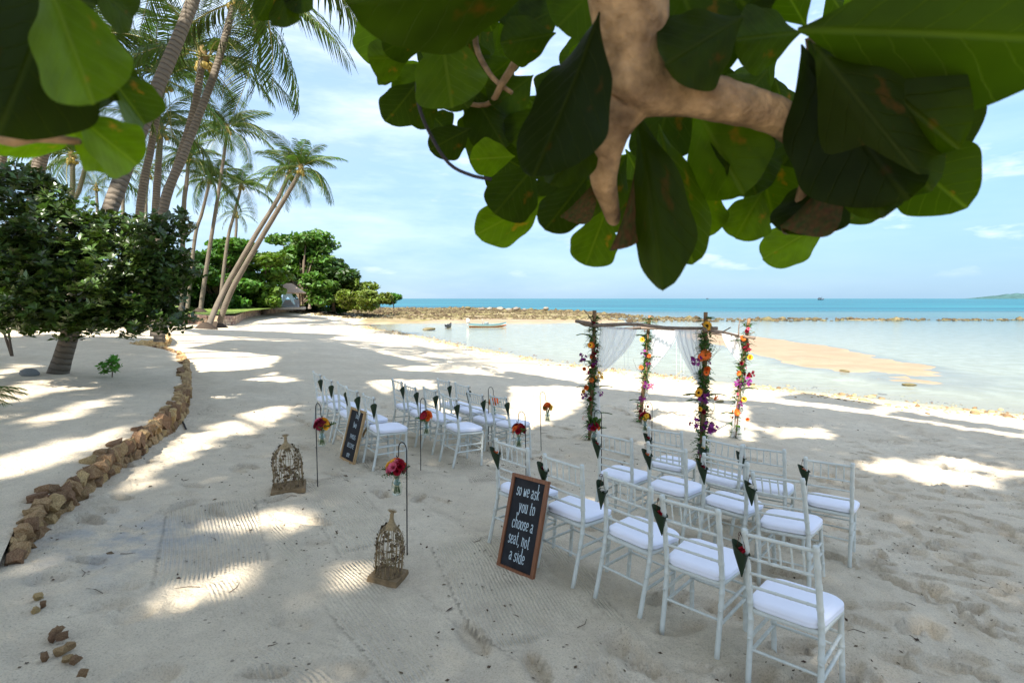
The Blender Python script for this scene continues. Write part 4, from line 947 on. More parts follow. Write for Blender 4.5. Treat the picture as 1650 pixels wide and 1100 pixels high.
for (po, path), fl, p, lr in zip(posts, GAR, POST, ((-1.2,1.9),(-1,1.2),(-1.3,2.0),(-1.2,1.9))):
    sp = MB(); tw = MB(); nsp = 330 if p in (P1, P3) else 240
    for k in range(nsp):
        f = random.random(); f = f if random.random() < .6 else random.choice((.15,.35,.5,.8)) + random.uniform(-.08,.08)
        f = min(max(f, .04), .93); c = interp(path, f); a = random.uniform(0, 6.28); d = Vector((math.cos(a), math.sin(a), random.uniform(-.6, .8)))
        leaf_spray(sp, c + d * .03 - ctr, d, random.uniform(.07, .15), 4)
    for k in range(5):                                          # longer ferny fronds that stick out
        f = random.choice((.25,.42,.45,.6,.8)); c = interp(path, f); sg = random.choice((-1, 1)); leaf_spray(sp, c - ctr, (sg, -.3, .5), random.uniform(.22, .36), 10, .14)
    for k in range(9):                                          # curly willow
        f = random.uniform(.1, .7); c = interp(path, f); q = [c - ctr]; tw = MB(); d = Vector((random.uniform(-1,1), random.uniform(-.5,.3), .8)).normalized()
        for m_ in range(7): d = (d + Vector((random.uniform(-.7,.7), random.uniform(-.4,.4), random.uniform(-.3,.7)))).normalized(); q.append(q[-1] + d * .065)
        tw.tube(curve(q, 14), [.0045 * (1 - .7 * i / 13) for i in range(14)], 4).build('willow_twig', M('willow', (.10,.055,.035), .8, .15), po)
    tag(sp.build('foliage', LEAFM, po), kind='stuff');
    for k in range(46 if p in (P1, P3) else 30):
        f = random.uniform(.02, .85); c = interp(path, f); a = random.uniform(0, 6.28); d = Vector((math.cos(a), math.sin(a), random.uniform(-.3, 1))).normalized()
        o = link('leaf', BL, po, c + d * .035 - ctr, None, random.uniform(.06, .13)); o.rotation_euler = d.to_track_quat('Y', 'Z').to_euler()
    for kind, col, u, v, r in fl:
        q = PX(u, v, p.y - .075 + random.uniform(-.01,.02)); d = Vector((random.uniform(-.5,.5), -1, random.uniform(-.1,.5)))
        if kind == 'paradise': d = Vector((random.choice((-.5,.5)), -.2, 1))
        put_flower(kind, col, po, q, d, r * 1.0, ctr)
    for k in range(12):
        f = random.uniform(.12, .9); c = interp(path, f); a = random.uniform(0, 6.28); d = Vector((math.cos(a), math.sin(a), .2))
        kind, col = random.choice((('rose','pink'),('rose','dred'),('rose','orange'),('rose','red'),('gerbera','orange'),('orchid','purple'))); put_flower(kind, col, po, c + d * .06, d, random.uniform(.026,.042), ctr)

# ------------------------------------------------------------------ boats
def hull(L, B_, H, sheer, bow, n=15):
    secs = []
    for i in range(n):
        t = i / (n - 1); x = (t - .5) * L; w_ = B_ / 2 * max(.04, (1 - abs(2*t - .92)**2.6 * (1.0 if t > .46 else .45)) ); z0 = .35 * H * max(0, (2*t - 1)) ** 3 ; zt = H * .62 + sheer * (2*t - 1) ** 2 * (1.0 if t < .5 else 1.9) 
        secs.append([(x, -w_, zt), (x, -w_ * .93, zt - (zt - z0) * .40), (x, -w_ * .80, zt - (zt - z0) * .55), (x, -w_ * .45, z0 + .05), (x, 0, z0), (x, w_ * .45, z0 + .05), (x, w_ * .80, zt - (zt - z0) * .55), (x, w_ * .93, zt - (zt - z0) * .40), (x, w_, zt)])
    return secs
def boat(name, px, L, rz, label, cols):
    p = G(*px); p.z = max(SEA, float(ground(p.x, p.y))) - .10; t = empty(name, tuple(p), rz, label, 'boat')
    s = hull(L, L * .27, .62, .16, 0); n = len(s)
    for nm, (a, b), m in (('lower_hull', (2, 6), cols[0]), ('stripe', (1, 2), cols[1]), ('stripe', (6, 7), cols[1]), ('gunwale', (0, 1), cols[2]), ('gunwale', (7, 8), cols[2])):
        vs = []; fs = []; w_ = b - a + 1
        for sc in s: vs += sc[a:b+1]
        for i in range(n - 1):
            for k in range(w_ - 1): fs.append((i*w_+k, i*w_+k+1, (i+1)*w_+k+1, (i+1)*w_+k))
        if nm == 'lower_hull': fs += [tuple(range(w_)), tuple((n-1)*w_ + k for k in reversed(range(w_)))]
        MB().add(vs, fs).build(nm, m, t)
    dk = MB(); 
    vs = []; fs = []
    for sc in s: vs += [(sc[1][0], sc[1][1] * .97, sc[1][2] + .02), (sc[7][0], sc[7][1] * .97, sc[7][2] + .02)]
    for i in range(n - 1): fs.append((i*2, i*2+1, i*2+3, i*2+2))
    MB().add(vs, fs).build('floor', cols[3], t)
    for k in (4, 7, 10): MB().box((s[k][0][0], 0, s[k][0][2] - .04), (.16, abs(s[k][0][1]) * 2 - .04, .03)).build('thwart', cols[3], t)
    return t, s
wh = M('boat_white', (.72,.72,.68), .5, .3, var=.1, nscale=6); tl_ = M('boat_teal', (.12,.22,.24), .5, .3, var=.2, nscale=6); rd = M('boat_brown', (.30,.11,.05), .6, .3, var=.25, nscale=6); gy = M('boat_floor', (.22,.25,.24), .8, .2, var=.3, nscale=6)
bt, sec = boat('longtail_boat', (786,531), 4.3, R(6), 'small wooden boat with white and teal stripes moored in the shallow bay', (rd, wh, tl_, gy))
mb = MB(); mb.box((-2.28, 0, .78), (.34, .28, .42)); mb.box((-2.30, 0, .45), (.12, .1, .5)); mb.box((-2.28, 0, 1.02), (.28, .22, .10)); mb.build('outboard_motor', wh, bt)
mb = MB(); mb.tube([(-.6, 0, .3), (-.58, 0, 1.0)], .03, 6); mb.box((-.15, .1, .55), (.5, .4, .22)); mb.build('stern_gear', gy, bt)
dk = M('dinghy_grey', (.07,.08,.09), .6, .3, var=.25, nscale=8)
boat('dinghy', (723,531), 1.7, R(75), 'small dark grey dinghy seen end-on near the far end of the bay', (dk, dk, dk, dk))
def ship(u, v, Yd, k, label):
    p = PX(u, v, Yd); p.z = SEA; t = empty('fishing_boat', tuple(p), R(10), label, 'ship', 'fishing boats on the horizon'); m = M('ship_dark', (.07,.09,.11), .7, .2)
    s = hull(16*k, 4.5*k, 3.2*k, 1.1*k, 0); vs = []; fs = []
    for sc in s: vs += [(x, y, z) for x, y, z in sc]
    for i in range(len(s) - 1):
        for q in range(8): fs.append((i*9+q, i*9+q+1, (i+1)*9+q+1, (i+1)*9+q))
        fs.append((i*9, (i+1)*9, (i+1)*9+8, i*9+8))
    MB().add(vs, fs).build('hull', m, t)
    MB().box((-3*k, 0, 3.6*k), (5*k, 3*k, 3.2*k)).box((-3*k, 0, 5.4*k), (5.8*k, 3.4*k, .3*k)).build('cabin', m, t)
    b = MB(); b.tube([(1*k,0,2*k),(1*k,0,10*k)], .16*k, 6); b.tube([(1*k,0,9*k),(7*k,0,3*k)], .1*k, 5); b.tube([(-5*k,0,5*k),(-5*k,0,9*k)], .12*k, 5); b.build('mast', m, t)
ship(1323, 479, 1250, 1.0, 'dark fishing boat with a mast on the horizon right of the arch')
ship(1140, 480, 2600, .9, 'tiny far fishing boat on the horizon straight above the arch')
# hilly island at the right edge of the horizon
vs = []; fs = []; n = 60
for i in range(n + 1):
    x = 6060 + 1500 * i / n; h = (8 + 62 * smooth01(i / 26)) * (1 + .5 * float(vnoise(np.array(i * .33), np.array(2.))) + .2 * float(vnoise(np.array(i * .9), np.array(5.)))) * smooth01(i / 4 + .05)
    for k in range(5): a = k / 4; vs.append((x, 6700 + 500 * a, SEA - 2 + (h + 2) * math.sin(math.pi * a)))
for i in range(n):
    for k in range(4): fs.append((i*5+k, (i+1)*5+k, (i+1)*5+k+1, i*5+k+1))
tag(MB().add(vs, fs).build('island_hill', M('island', (.05,.10,.10), .95, .05, var=.4, nscale=.01)), kind='structure')

# ------------------------------------------------------------------ pavilion, statues
def lawn_at(u, Yd): p = PX(u, 481, Yd); return p
pv = PX(467, 494, 70); pz = pv.z - .25
pav = empty('beach_pavilion', (pv.x, pv.y, pz), R(15), 'small open beach pavilion with hipped grey thatch roof under the trees', 'pavilion')
ROOF = mat('thatch', (.44,.32,.235), .95, .05, var=.35, nscale=6, stretch=(1,1,.2), bump=.6, bscale=14)
mb = MB(); mb.add([(-1.9,-1.9,2.1),(1.9,-1.9,2.1),(1.9,1.9,2.1),(-1.9,1.9,2.1),(-.35,0,3.35),(.35,0,3.35),(-1.85,-1.85,1.98),(1.85,-1.85,1.98),(1.85,1.85,1.98),(-1.85,1.85,1.98)], [(0,1,5,4),(1,2,5),(2,3,4,5),(3,0,4),(6,7,1,0),(7,8,2,1),(8,9,3,2),(9,6,0,3),(9,8,7,6)]); mb.build('roof', ROOF, pav, smooth=False)
DW = M('pav_wood', (.12,.07,.04), .8, .2, var=.3)
for x in (-1.45, 1.45):
    for y in (-1.45, 1.45): MB().box((x, y, 1.0), (.16, .16, 2.02)).build('post', DW, pav, smooth=False)
MB().box((0, 0, .05), (3.6, 3.6, .3)).build('platform', M('pav_floor', (.42,.37,.30), .9, .1, var=.2), pav, smooth=False)
MB().box((0, .6, .55), (2.3, 1.2, .12)).box((0, 1.2, .9), (2.4, .1, .6)).box((0, .6, .3), (2.1, 1.0, .4)).build('daybed', M('daybed', (.5,.5,.5), .9, .1), pav, smooth=False)
MB().add([(-.5,-1.5,2.0),(.5,-1.5,2.0),(.9,-1.5,.5),(.75,-1.48,.5),(0,-1.48,1.6),(-.75,-1.48,.5),(-.9,-1.5,.5)], [(0,1,2,3,4),(0,4,5,6)]).build('curtain', M('pav_curtain', (.45,.62,.68), .9, .1), pav, smooth=False)
for (u, v, Yd, s_) in ((431, 499, 66, .9), (499, 496, 84, 1.0)):
    p = PX(u, v, Yd); t = empty('stone_statue', tuple(p - Vector((0,0,.12))), .3, 'small stone statue on the lawn edge %s the pavilion' % ('left of' if u < 450 else 'right of'), 'statue', 'stone statues by the pavilion')
    MB().box((0,0,.15*s_), (.5*s_,.5*s_,.3*s_)).build('plinth', M('statue', (.24,.20,.16), .9, .1, var=.3), t, smooth=False)
    b = MB(); b.lathe([(.2*s_,.3*s_),(.17*s_,.55*s_),(.21*s_,.8*s_),(.1*s_,.98*s_),(.12*s_,1.1*s_),(.09*s_,1.25*s_),(.01,1.32*s_)], 10); b.build('figure', MAT['statue'], t)
# ------------------------------------------------------------------ foliage
def leaf_cloud(centers, sizes, mat_, name, fold=.25, up_bias=.5, rgen=rng, elong=1.9):
    """many separate leaf faces (two folded quads' halves) at the given centres"""
    n = len(centers); C = np.asarray(centers); S = np.asarray(sizes)[:, None]
    nr = rgen.normal(size=(n, 3)); nr[:, 2] = np.abs(nr[:, 2]) + up_bias; nr /= np.linalg.norm(nr, axis=1)[:, None]
    t = rgen.normal(size=(n, 3)); t -= nr * (t * nr).sum(1)[:, None]; t /= np.linalg.norm(t, axis=1)[:, None]; b = np.cross(nr, t)
    L = S * elong * .5; W = S * .5
    V = np.stack([C - t*L, C + b*W + nr*W*fold + t*L*.15, C + t*L, C - b*W + nr*W*fold + t*L*.15], 1).reshape(-1, 3)
    i = np.arange(n)[:, None] * 4; Qd = np.concatenate([i + np.array([[0, 1, 2]]), i + np.array([[0, 2, 3]])], 0)
    return np_mesh(name, V, Qd, mat_, smooth=False)
def foliage_mat(name, c, var=.5, tr=.3, rough=.5, spec=.35):
    return mat(name, c, rough, spec, island=var, translucent=(tr, (1.5, 1.7, .5)), objvar=.12)
def blob_points(blobs, n, shell=.55):
    """points in lumps: most near the surface of each lump, the top thicker than the bottom"""
    vol = np.array([b[3] * b[4] * b[5] for b in blobs]) ** .7; pick = rng.choice(len(blobs), n, p=vol / vol.sum())
    B = np.array([b[:6] for b in blobs])[pick]; d = rng.normal(size=(n, 3)); d /= np.linalg.norm(d, axis=1)[:, None]
    r = shell + (1.06 - shell) * rng.random(n) ** .5; r *= 1 + .22 * np.sin(d[:, 0] * 7 + pick) * np.cos(d[:, 1] * 6 + pick * 2)
    return B[:, :3] + d * r[:, None] * B[:, 3:]
for (po, path), nf_ in zip(posts, (520, 360, 560, 360)):      # leaf mass wrapped round each arch post, in clumps
    f = rng.random(nf_ * 2); f = f[(fbm(f * 9, f * 0 + nf_, 2) > -.12) & (f > .05) & (f < .93)]; P_ = np.array([tuple(interp(path, q) - ctr) for q in f]); d = rng.normal(size=(len(f), 3)); d /= np.linalg.norm(d, axis=1)[:, None]
    tag(link('leaf_mass', leaf_cloud(P_ + d * (rng.random(len(f))**.6)[:, None] * .085, rng.uniform(.025, .05, len(f)), LEAFM, 'leaf_mass', .2, .0), po), kind='stuff')
BARK = mat('bark', (.12,.09,.065), .9, .1, var=.4, nscale=10, bump=.8, bscale=18, stretch=(1,1,.3), bdist=.03)
def broad_tree(name, base, blobs, n, size, fm, label, group=None, trunk_r=.18, cat='tree', limbs=True):
    base = Vector(base); t = empty(name, tuple(base), 0, label, cat, group); mb = MB()
    hub = base + Vector((0, 0, (min(b[2] for b in blobs) - base.z) * .55 + .3))
    mb.tube([q - base for q in curve([base + Vector((0,0,-.3)), (base + hub) / 2 + Vector((random.uniform(-.1,.1), 0, 0)), hub], 6)], [trunk_r * 1.3, trunk_r * 1.1, trunk_r, trunk_r * .95, trunk_r * .9, trunk_r * .85], 9)
    if limbs:
        for b in blobs:
            e = Vector(b[:3]); mb.tube([q - base for q in curve([hub - Vector((0,0,.2)), hub.lerp(e, .5) + Vector((0,0,.12 * (e - hub).length)), e], 6)], [trunk_r * k for k in (.6,.5,.4,.3,.2,.1)], 6)
    mb.build('trunk', BARK, t)
    pts = blob_points(blobs, n) - np.array(base); s = rng.uniform(.65, 1.25, n) * size
    tag(link('crown', leaf_cloud(pts, s, fm, 'crown'), t), kind='stuff'); return t
G1 = foliage_mat('leaf_bright', (.095,.175,.024)); G2 = foliage_mat('leaf_mid', (.068,.135,.022)); G3 = foliage_mat('leaf_dark', (.036,.078,.018)); G4 = foliage_mat('leaf_yellow', (.115,.15,.024)); G5 = foliage_mat('leaf_deep', (.016,.040,.013), .55, .2)
def pb(u, v, Y, ru, rv, dy=None): # lump from its place and half sizes in photo pixels
    c = PX(u, v, Y); return (c.x, c.y, c.z, ru / F * Y, (dy or ru / F * Y), rv / F * Y)
def layered(u0, u1, v0, v1, Y, n, ru, rv, seed):
    r = random.Random(seed); o = []
    for k in range(n):
        f = r.random(); v = v0 + (v1 - v0) * f; w_ = .55 + .45 * math.sin(math.pi * min(1, f + .12)); u = (u0 + u1) / 2 + (r.uniform(-.5, .5)) * (u1 - u0) * w_
        o.append(pb(u, v, Y + r.uniform(-3, 3), ru * r.uniform(.7, 1.3), rv * r.uniform(.7, 1.2)))
    return o
TREES = [('broad_tree', 352, 500, 62, layered(296, 410, 392, 488, 62, 28, 22, 9, 1), 7000, .46, G2, 'mid green layered broad tree behind the tall straight palm', .25),
    ('broad_tree', 425, 500, 66, layered(378, 450, 404, 488, 66, 18, 20, 9, 2), 5000, .46, G1, 'bright green spreading tree behind the leaning palms', .25),
    ('broad_tree', 487, 496, 84, layered(440, 532, 380, 470, 88, 40, 22, 9, 3) + layered(488, 530, 440, 488, 86, 14, 18, 9, 33), 12000, .52, G2, 'tallest spreading tree with tiered crown right of the leaning palms', .35),
    ('broad_tree', 538, 497, 88, layered(512, 566, 425, 488, 88, 18, 16, 9, 4), 4600, .5, G3, 'dark green tree between the tallest tree and the shore bush', .28),
    ('shore_bush', 577, 499, 86, layered(552, 606, 455, 493, 86, 16, 14, 8, 5), 4200, .42, G4, 'rounded yellow green shore bush at the end of the beach', .12),
    ('shore_tree', 612, 498, 96, layered(592, 628, 473, 488, 96, 9, 11, 5, 6), 1500, .42, G4, 'low thin shore tree beside the rounded bush', .1),
    ('shore_tree', 634, 498, 104, layered(622, 648, 476, 487, 104, 7, 9, 5, 7), 1200, .42, G2, 'small lone shore tree at the seaward tip of the trees', .1),
    ('broad_tree', 270, 520, 58, layered(180, 320, 420, 500, 58, 16, 26, 12, 8), 4200, .5, G3, 'dark broad tree half hidden behind the near shrub', .25),
    ('broad_tree', 60, 520, 50, layered(-80, 160, 400, 500, 50, 18, 34, 14, 9), 4200, .5, G3, 'dark broad tree behind the near shrub at the left edge', .25),
    ('broad_tree', 515, 495, 110, layered(490, 545, 410, 470, 110, 12, 16, 8, 10), 3000, .6, G3, 'far dark tree glimpsed above the pavilion trees', .3)]
for nm, u, v, Y, bl, n, sz, fm, lab, tr in TREES:
    b = PX(u, v, Y); broad_tree(nm, b - Vector((0,0,.2)), bl, n, sz, fm, lab, 'trees along the shore', tr)
for k, (u0, u1, v0, v1, Y, fm) in enumerate(((300, 345, 478, 498, 63, G3), (345, 400, 476, 497, 70, G5), (385, 432, 478, 496, 74, G2), (478, 520, 484, 498, 92, G3), (520, 560, 484, 499, 94, G2))):
    t = empty('hedge_shrub', tuple(PX((u0 + u1) / 2, v1, Y)), 0, ['low dark shrub at the foot of the straight palm', 'deep green clipped hedge behind the leaning palm trunks', 'leafy mid green shrub left of the pavilion', 'dark shrub right of the pavilion', 'mid green shrub beneath the dark shore tree'][k], 'shrub', 'shrubs along the lawn')
    bl = layered(u0, u1, v0, v1, Y, 8, (u1 - u0) * .28, 8, 20 + k); p0 = np.array(t.location); n = 1500
    tag(link('foliage', leaf_cloud(blob_points(bl, n) - p0, rng.uniform(.25, .45, n), fm, 'foliage'), t), kind='stuff')
    MB().tube([(0,0,-.2),(0,0,.5)], .06, 6).build('stem', BARK, t)

# near shrub at the left: rosettes of leathery leaves
def rosettes(blobs, n, L, m_):
    P = blob_points(blobs, n, .35); V = []; Q = []; uvs = []
    for p in P:
        ax_ = Vector((random.gauss(0, .6), random.gauss(0, .6) - .25, 1.0)).normalized(); a_ = ax_.orthogonal().normalized(); b_ = ax_.cross(a_); k0 = random.uniform(0, 6); nl = random.randint(6, 9)
        for k in range(nl):
            a = k0 + k * 2.399; d = (a_ * math.cos(a) + b_ * math.sin(a)); o_ = (d * 1.0 + ax_ * random.uniform(.15, .9)).normalized(); s = o_.cross(ax_).normalized(); up = s.cross(o_); l = L * random.uniform(.65, 1.15); w_ = l * .24; q = Vector(p) + o_ * .01; i = len(V)
            m1 = q + o_ * l * .55 - up * l * .02
            V += [q, m1 + s*w_ + up*w_*.3, q + o_*l - up*l*.14, m1 - s*w_ + up*w_*.3, m1]; Q += [(i, i+1, i+4), (i+1, i+2, i+4), (i+2, i+3, i+4), (i+3, i, i+4)]
    return np_mesh('crown', np.array([tuple(v) for v in V]), np.array(Q), m_, smooth=False)
bx = PX(118, 590, 10.2); bx.z = tz(bx.x, bx.y)
bl = [pb(*a) for a in ((40,320,9.8,55,40,.7),(95,375,9.6,75,50,.9),(20,430,9.2,70,60,1.),(170,430,9.6,75,50,.9),(245,400,10,42,40,.6),(280,365,10.4,26,26,.5),(235,518,9.9,66,24,.6),(110,520,9.6,60,26,.6),(110,480,9.2,80,45,.9),(215,480,9.8,60,38,.7),(262,455,10,38,45,.6),(30,500,8.8,60,35,.8),(285,430,10.2,22,40,.5),(180,370,10.2,50,25,.6),(165,515,9.6,50,18,.6),(45,290,10,30,20,.5),(-60,420,9.4,80,110,1.))]
sh = empty('seaside_shrub', tuple(bx), 0, 'large dark glossy leaved shrub round the big palm trunk at left', 'shrub')
me = rosettes(bl, 3900, .145, foliage_mat('shrub_leaf', (.043,.082,.015), .55, .14, .33, .5)); me.transform(Matrix.Translation(-bx)); tag(link('crown', me, sh), kind='stuff')
mb = MB()
for (u, v) in ((264, 548), (20, 574)):
    q = G(u, v, .32); q.z = tz(q.x, q.y) - .05
    for k in range(2):
        mb = MB(); e = Vector(random.choice(bl)[:3]); e = q.lerp(e, .9) if abs(e.x - q.x) < 1.6 else q + Vector((random.uniform(-.4,.4), 0, 1.3)); mb.tube([x - bx for x in curve([q, q.lerp(e, .5) + Vector((random.uniform(-.1,.1), 0, .1)), e], 7)], [.035,.03,.027,.023,.02,.015,.01], 6).build('branch', BARK, sh)
sp_ = PX(177, 556, 10.6); sp_.z = tz(sp_.x, sp_.y); ys = empty('young_plant', tuple(sp_), 0, 'small bright green seedling growing in the sand by the wall end', 'plant')
me = rosettes([(sp_.x, sp_.y, sp_.z + .2, .22, .2, .17)], 26, .11, foliage_mat('seedling_leaf', (.09,.20,.03), .4, .3)); me.transform(Matrix.Translation(-sp_)); tag(link('leaves', me, ys), kind='stuff')
MB().tube([(0,0,-.05),(.02,0,.12),(.0,0,.3)], [.012,.01,.006], 6).build('stem', BARK, ys)
rp = PX(46, 584, 10.1); rp.z = tz(rp.x, rp.y) + .04; rk_ = link('boulder', round_rock(99), None, rp, (.2,.1,.5), (.32,.26,.22)); rk_.data.materials.append(M('grey_rock', (.20,.20,.19), .9, .15, var=.35, nscale=9)); tag(rk_, 'rounded grey rock lying at the foot of the big palm', 'rock')

# ------------------------------------------------------------------ coconut palms
def palm_trunk_mat():
    m = bpy.data.materials.new('palm_bark'); m.use_nodes = True; t = m.node_tree; b = t.nodes['Principled BSDF']; b.inputs['Roughness'].default_value = .9; b.inputs['Specular IOR Level'].default_value = .1
    uv = N(t, 'ShaderNodeTexCoord'); sp = N(t, 'ShaderNodeSeparateXYZ'); t.links.new(uv.outputs['UV'], sp.inputs[0])
    n = N(t, 'ShaderNodeTexNoise'); n.inputs['Scale'].default_value = 9; n.inputs['Detail'].default_value = 6; t.links.new(uv.outputs['Object'], n.inputs['Vector'])
    s = N(t, 'ShaderNodeMath', operation='MULTIPLY_ADD'); t.links.new(sp.outputs['Y'], s.inputs[0]); s.inputs[1].default_value = 52.; q = N(t, 'ShaderNodeMath', operation='MULTIPLY'); t.links.new(n.outputs['Fac'], q.inputs[0]); q.inputs[1].default_value = 4.5; t.links.new(q.outputs[0], s.inputs[2])
    sn = N(t, 'ShaderNodeMath', operation='SINE'); t.links.new(s.outputs[0], sn.inputs[0])
    mr = N(t, 'ShaderNodeMapRange'); mr.inputs['From Min'].default_value = -1; mr.inputs['From Max'].default_value = -.3; t.links.new(sn.outputs[0], mr.inputs['Value'])
    x = N(t, 'ShaderNodeMix', data_type='RGBA'); x.inputs[6].default_value = (.085,.068,.05,1); x.inputs[7].default_value = (.175,.145,.112,1); t.links.new(mr.outputs[0], x.inputs[0])
    n2 = N(t, 'ShaderNodeTexNoise'); n2.inputs['Scale'].default_value = 1.6; n2.inputs['Detail'].default_value = 6; t.links.new(uv.outputs['Object'], n2.inputs['Vector'])
    m2 = N(t, 'ShaderNodeMapRange'); m2.inputs['From Min'].default_value = .4; m2.inputs['From Max'].default_value = .65; m2.inputs['To Max'].default_value = .7; t.links.new(n2.outputs['Fac'], m2.inputs['Value'])
    y = N(t, 'ShaderNodeMix', data_type='RGBA'); y.inputs[7].default_value = (.11,.09,.07,1); t.links.new(m2.outputs[0], y.inputs[0]); t.links.new(x.outputs[2], y.inputs[6]); t.links.new(y.outputs[2], b.inputs['Base Color'])
    bp = N(t, 'ShaderNodeBump'); bp.inputs['Strength'].default_value = .45; bp.inputs['Distance'].default_value = .02; t.links.new(sn.outputs[0], bp.inputs['Height']); t.links.new(bp.outputs[0], b.inputs['Normal']); return m
PBARK = palm_trunk_mat()
FROND = mat('palm_leaflet', (.046,.080,.012), .5, .25, island=.35, objvar=.25, translucent=(.32, (1.5,1.5,.45)))
RACHIS = M('frond_rib', (.22,.20,.06), .5, .3)
def frond_mesh(L, droop, seed, nl=52, dead=False):
    r = random.Random(seed); V = []; Qs = []; mids = []; pts = []
    for i in range(25): t = i / 24; pts.append(Vector((L * (t - .10 * droop * t * t), L * .05 * math.sin(2 * t + seed) , L * (.34 * t - (.36 + .36 * droop) * t * t))))
    mb = MB(); mb.tube(pts, [.030 * (1 - .85 * i / 24) + .003 for i in range(25)], 5); nr = len(mb.f)
    for i in range(nl):
        t = .12 + .86 * i / (nl - 1); p = interp(pts, t); tg = (interp(pts, min(1, t + .02)) - interp(pts, max(0, t - .02))).normalized(); s = tg.cross(Vector((0, 0, 1))).normalized(); up = s.cross(tg)
        l = L * .235 * (math.sin(math.pi * (.12 + .80 * t)) ** .7) * r.uniform(.85, 1.1); w_ = .030 * (1.1 - .4 * t) * (L / 4) ** .5
        for sg in (-1, 1):
            if r.random() < .04: continue
            d = (s * sg * .80 + tg * (.45 + .45 * t) + up * r.uniform(-.05, .25)).normalized(); g = Vector((0, 0, -1)); hang = .55 + .35 * droop + r.uniform(-.12, .15)
            a = p + d * l * .36 + g * l * .05 * hang; b = p + d * l * .70 + g * l * .30 * hang; c = p + d * l * .88 + g * l * .72 * hang; w = (tg * .85 + up * .5).normalized() * w_
            mb.add([p - w*.5, p + w*.5, a - w, a + w, b - w*.75, b + w*.75, c], [(0,1,3,2), (2,3,5,4), (4,5,6)])
    me = mb.mesh('frond', RACHIS, smooth=False); me.materials.append(FROND); mi = np.zeros(len(me.polygons), np.int32); mi[nr:] = 1; me.polygons.foreach_set('material_index', mi); return me
FR = [frond_mesh(1.0 * 4.2, d, 11 * k, 50) for k, d in enumerate((.35, .55, .75, .95, 1.15, 1.4, .65, 1.0))]
FRs = [frond_mesh(4.2, d, 5 + 7 * k, 26) for k, d in enumerate((.4, .7, 1.0, 1.3))]
NUT = M('coconut', (.24,.17,.035), .5, .3, var=.3, nscale=2)
def palm(base, way, r0, r1, label, nf=20, fl=1.0, near=True, lean=None, droopy=0.0, nuts=True, seed=0, az0=None, root=False):
    r = random.Random(seed + 100); base = Vector(base); way = [Vector(q) for q in way]; pts = curve([base + Vector((0,0,-.3))] + way, 34)
    t = empty('coconut_palm', tuple(base), 0, label, 'palm tree', 'coconut palms')
    n = 12; V = []; uv = []; Ln = 0
    for i, p in enumerate(pts):
        if i: Ln += (p - pts[i-1]).length
        tg = (pts[min(i+1, 33)] - pts[max(i-1, 0)]).normalized(); a = Vector((1,0,0)); a = (a - tg * a.dot(tg)).normalized(); b = tg.cross(a); f = i / 33
        rr = (r1 + (r0 - r1) * (1 - f) ** 1.3) * (1 + .22 * max(0, 1 - Ln / .9) ** 2) * (1 + .03 * math.sin(i * 1.7))
        for k in range(n): an = 6.2832 * k / n; q = p - base + (a * math.cos(an) + b * math.sin(an)) * rr; V.append(tuple(q)); uv.append((k / n, Ln))
    Q = [(i*n+k, i*n+(k+1)%n, (i+1)*n+(k+1)%n, (i+1)*n+k) for i in range(33) for k in range(n)]
    link('trunk', np_mesh('trunk', np.array(V), np.array(Q), PBARK, True, np.array(uv) ), t)
    top = pts[-1] - base; src = FR if near else FRs
    axis_ = (pts[-1] - pts[-5]).normalized(); tq = Vector((0,0,1)).rotation_difference((axis_ * .35 + Vector((0,0,1))).normalized())
    for k in range(nf):
        f = (k + .5) / nf; pit = R(78 - 108 * f ** 1.1 - 12 * droopy) + r.uniform(-.12, .12); az = k * 2.39996 + seed + r.uniform(-.2, .2)
        me = src[min(len(src) - 1, int(f * len(src) * .999))] if not near else FR[r.randrange(8)]
        o = link('frond', me, t); q = tq @ Euler((0, -pit + .18, az)).to_quaternion(); o.rotation_mode = 'QUATERNION'; o.rotation_quaternion = q @ Euler((r.uniform(-.3,.3), 0, 0)).to_quaternion(); o.location = top + Vector((0,0,-.12)); sc = fl * r.uniform(.85, 1.1) * (1 - .15 * (f < .2)); o.scale = (sc, sc, sc)
    if nuts:
        mb = MB()
        for k in range(9): a = r.uniform(0, 6.28); mb.ball(top + Vector((.22 * math.cos(a), .22 * math.sin(a), -.28 - r.uniform(0, .25))) , .115, 7, 5, 1.15)
        mb.build('coconuts', NUT, t)
    MB().tube([tuple(top + Vector((0,0,-.35))), tuple(top + Vector((0,0,.0))), tuple(top + Vector((0,0,.45)))], [r1 * 1.25, r1 * 1.5, .03], 8).build('crown_shaft', M('palm_fibre', (.20,.14,.06), .9, .1, var=.4, nscale=6), t)
    if root:
        mb = MB(); vs = []; 
        mb.lathe([(r0 * 4.2, -.25), (r0 * 3.4, .0), (r0 * 2.5, .16), (r0 * 1.5, .32), (r0 * .8, .42)], 14); mb.build('root_mound', M('root', (.055,.042,.032), .95, .05, var=.4, nscale=30, bump=1., bscale=30), t)
    return t
PP = PX
b_ = PX(84, 588, 10.6); b_.z = tz(b_.x, b_.y)
palm(b_, [PP(134,470,10.8), PP(180,330,11.2), PP(242,170,11.8), PP(300,30,12.4), PP(330,-60,12.9), PP(345,-150,13.3)], .165, .12, 'nearest coconut palm, thick trunk leaning right out of the large shrub', 16, 1.0, True, droopy=.4, seed=3)
def far_palm(bu, bv, Y, way, r0, r1, label, **kw):
    b = PX(bu, bv, Y); g = float(ground(b.x, b.y)); b.z = min(b.z, g + .9) if kw.pop('fit', True) else b.z
    return palm(b, [PP(u, v, Y + dy) for u, v, dy in way], r0, r1, label, **kw)
far_palm(255, 515, 17, [(262,350,0),(300,240,.4),(345,120,1),(368,40,1.4),(381,-12,1.8)], .14, .10, 'tall coconut palm whose grey trunk crosses another, crown at the top edge', nf=17, seed=5, droopy=.9)
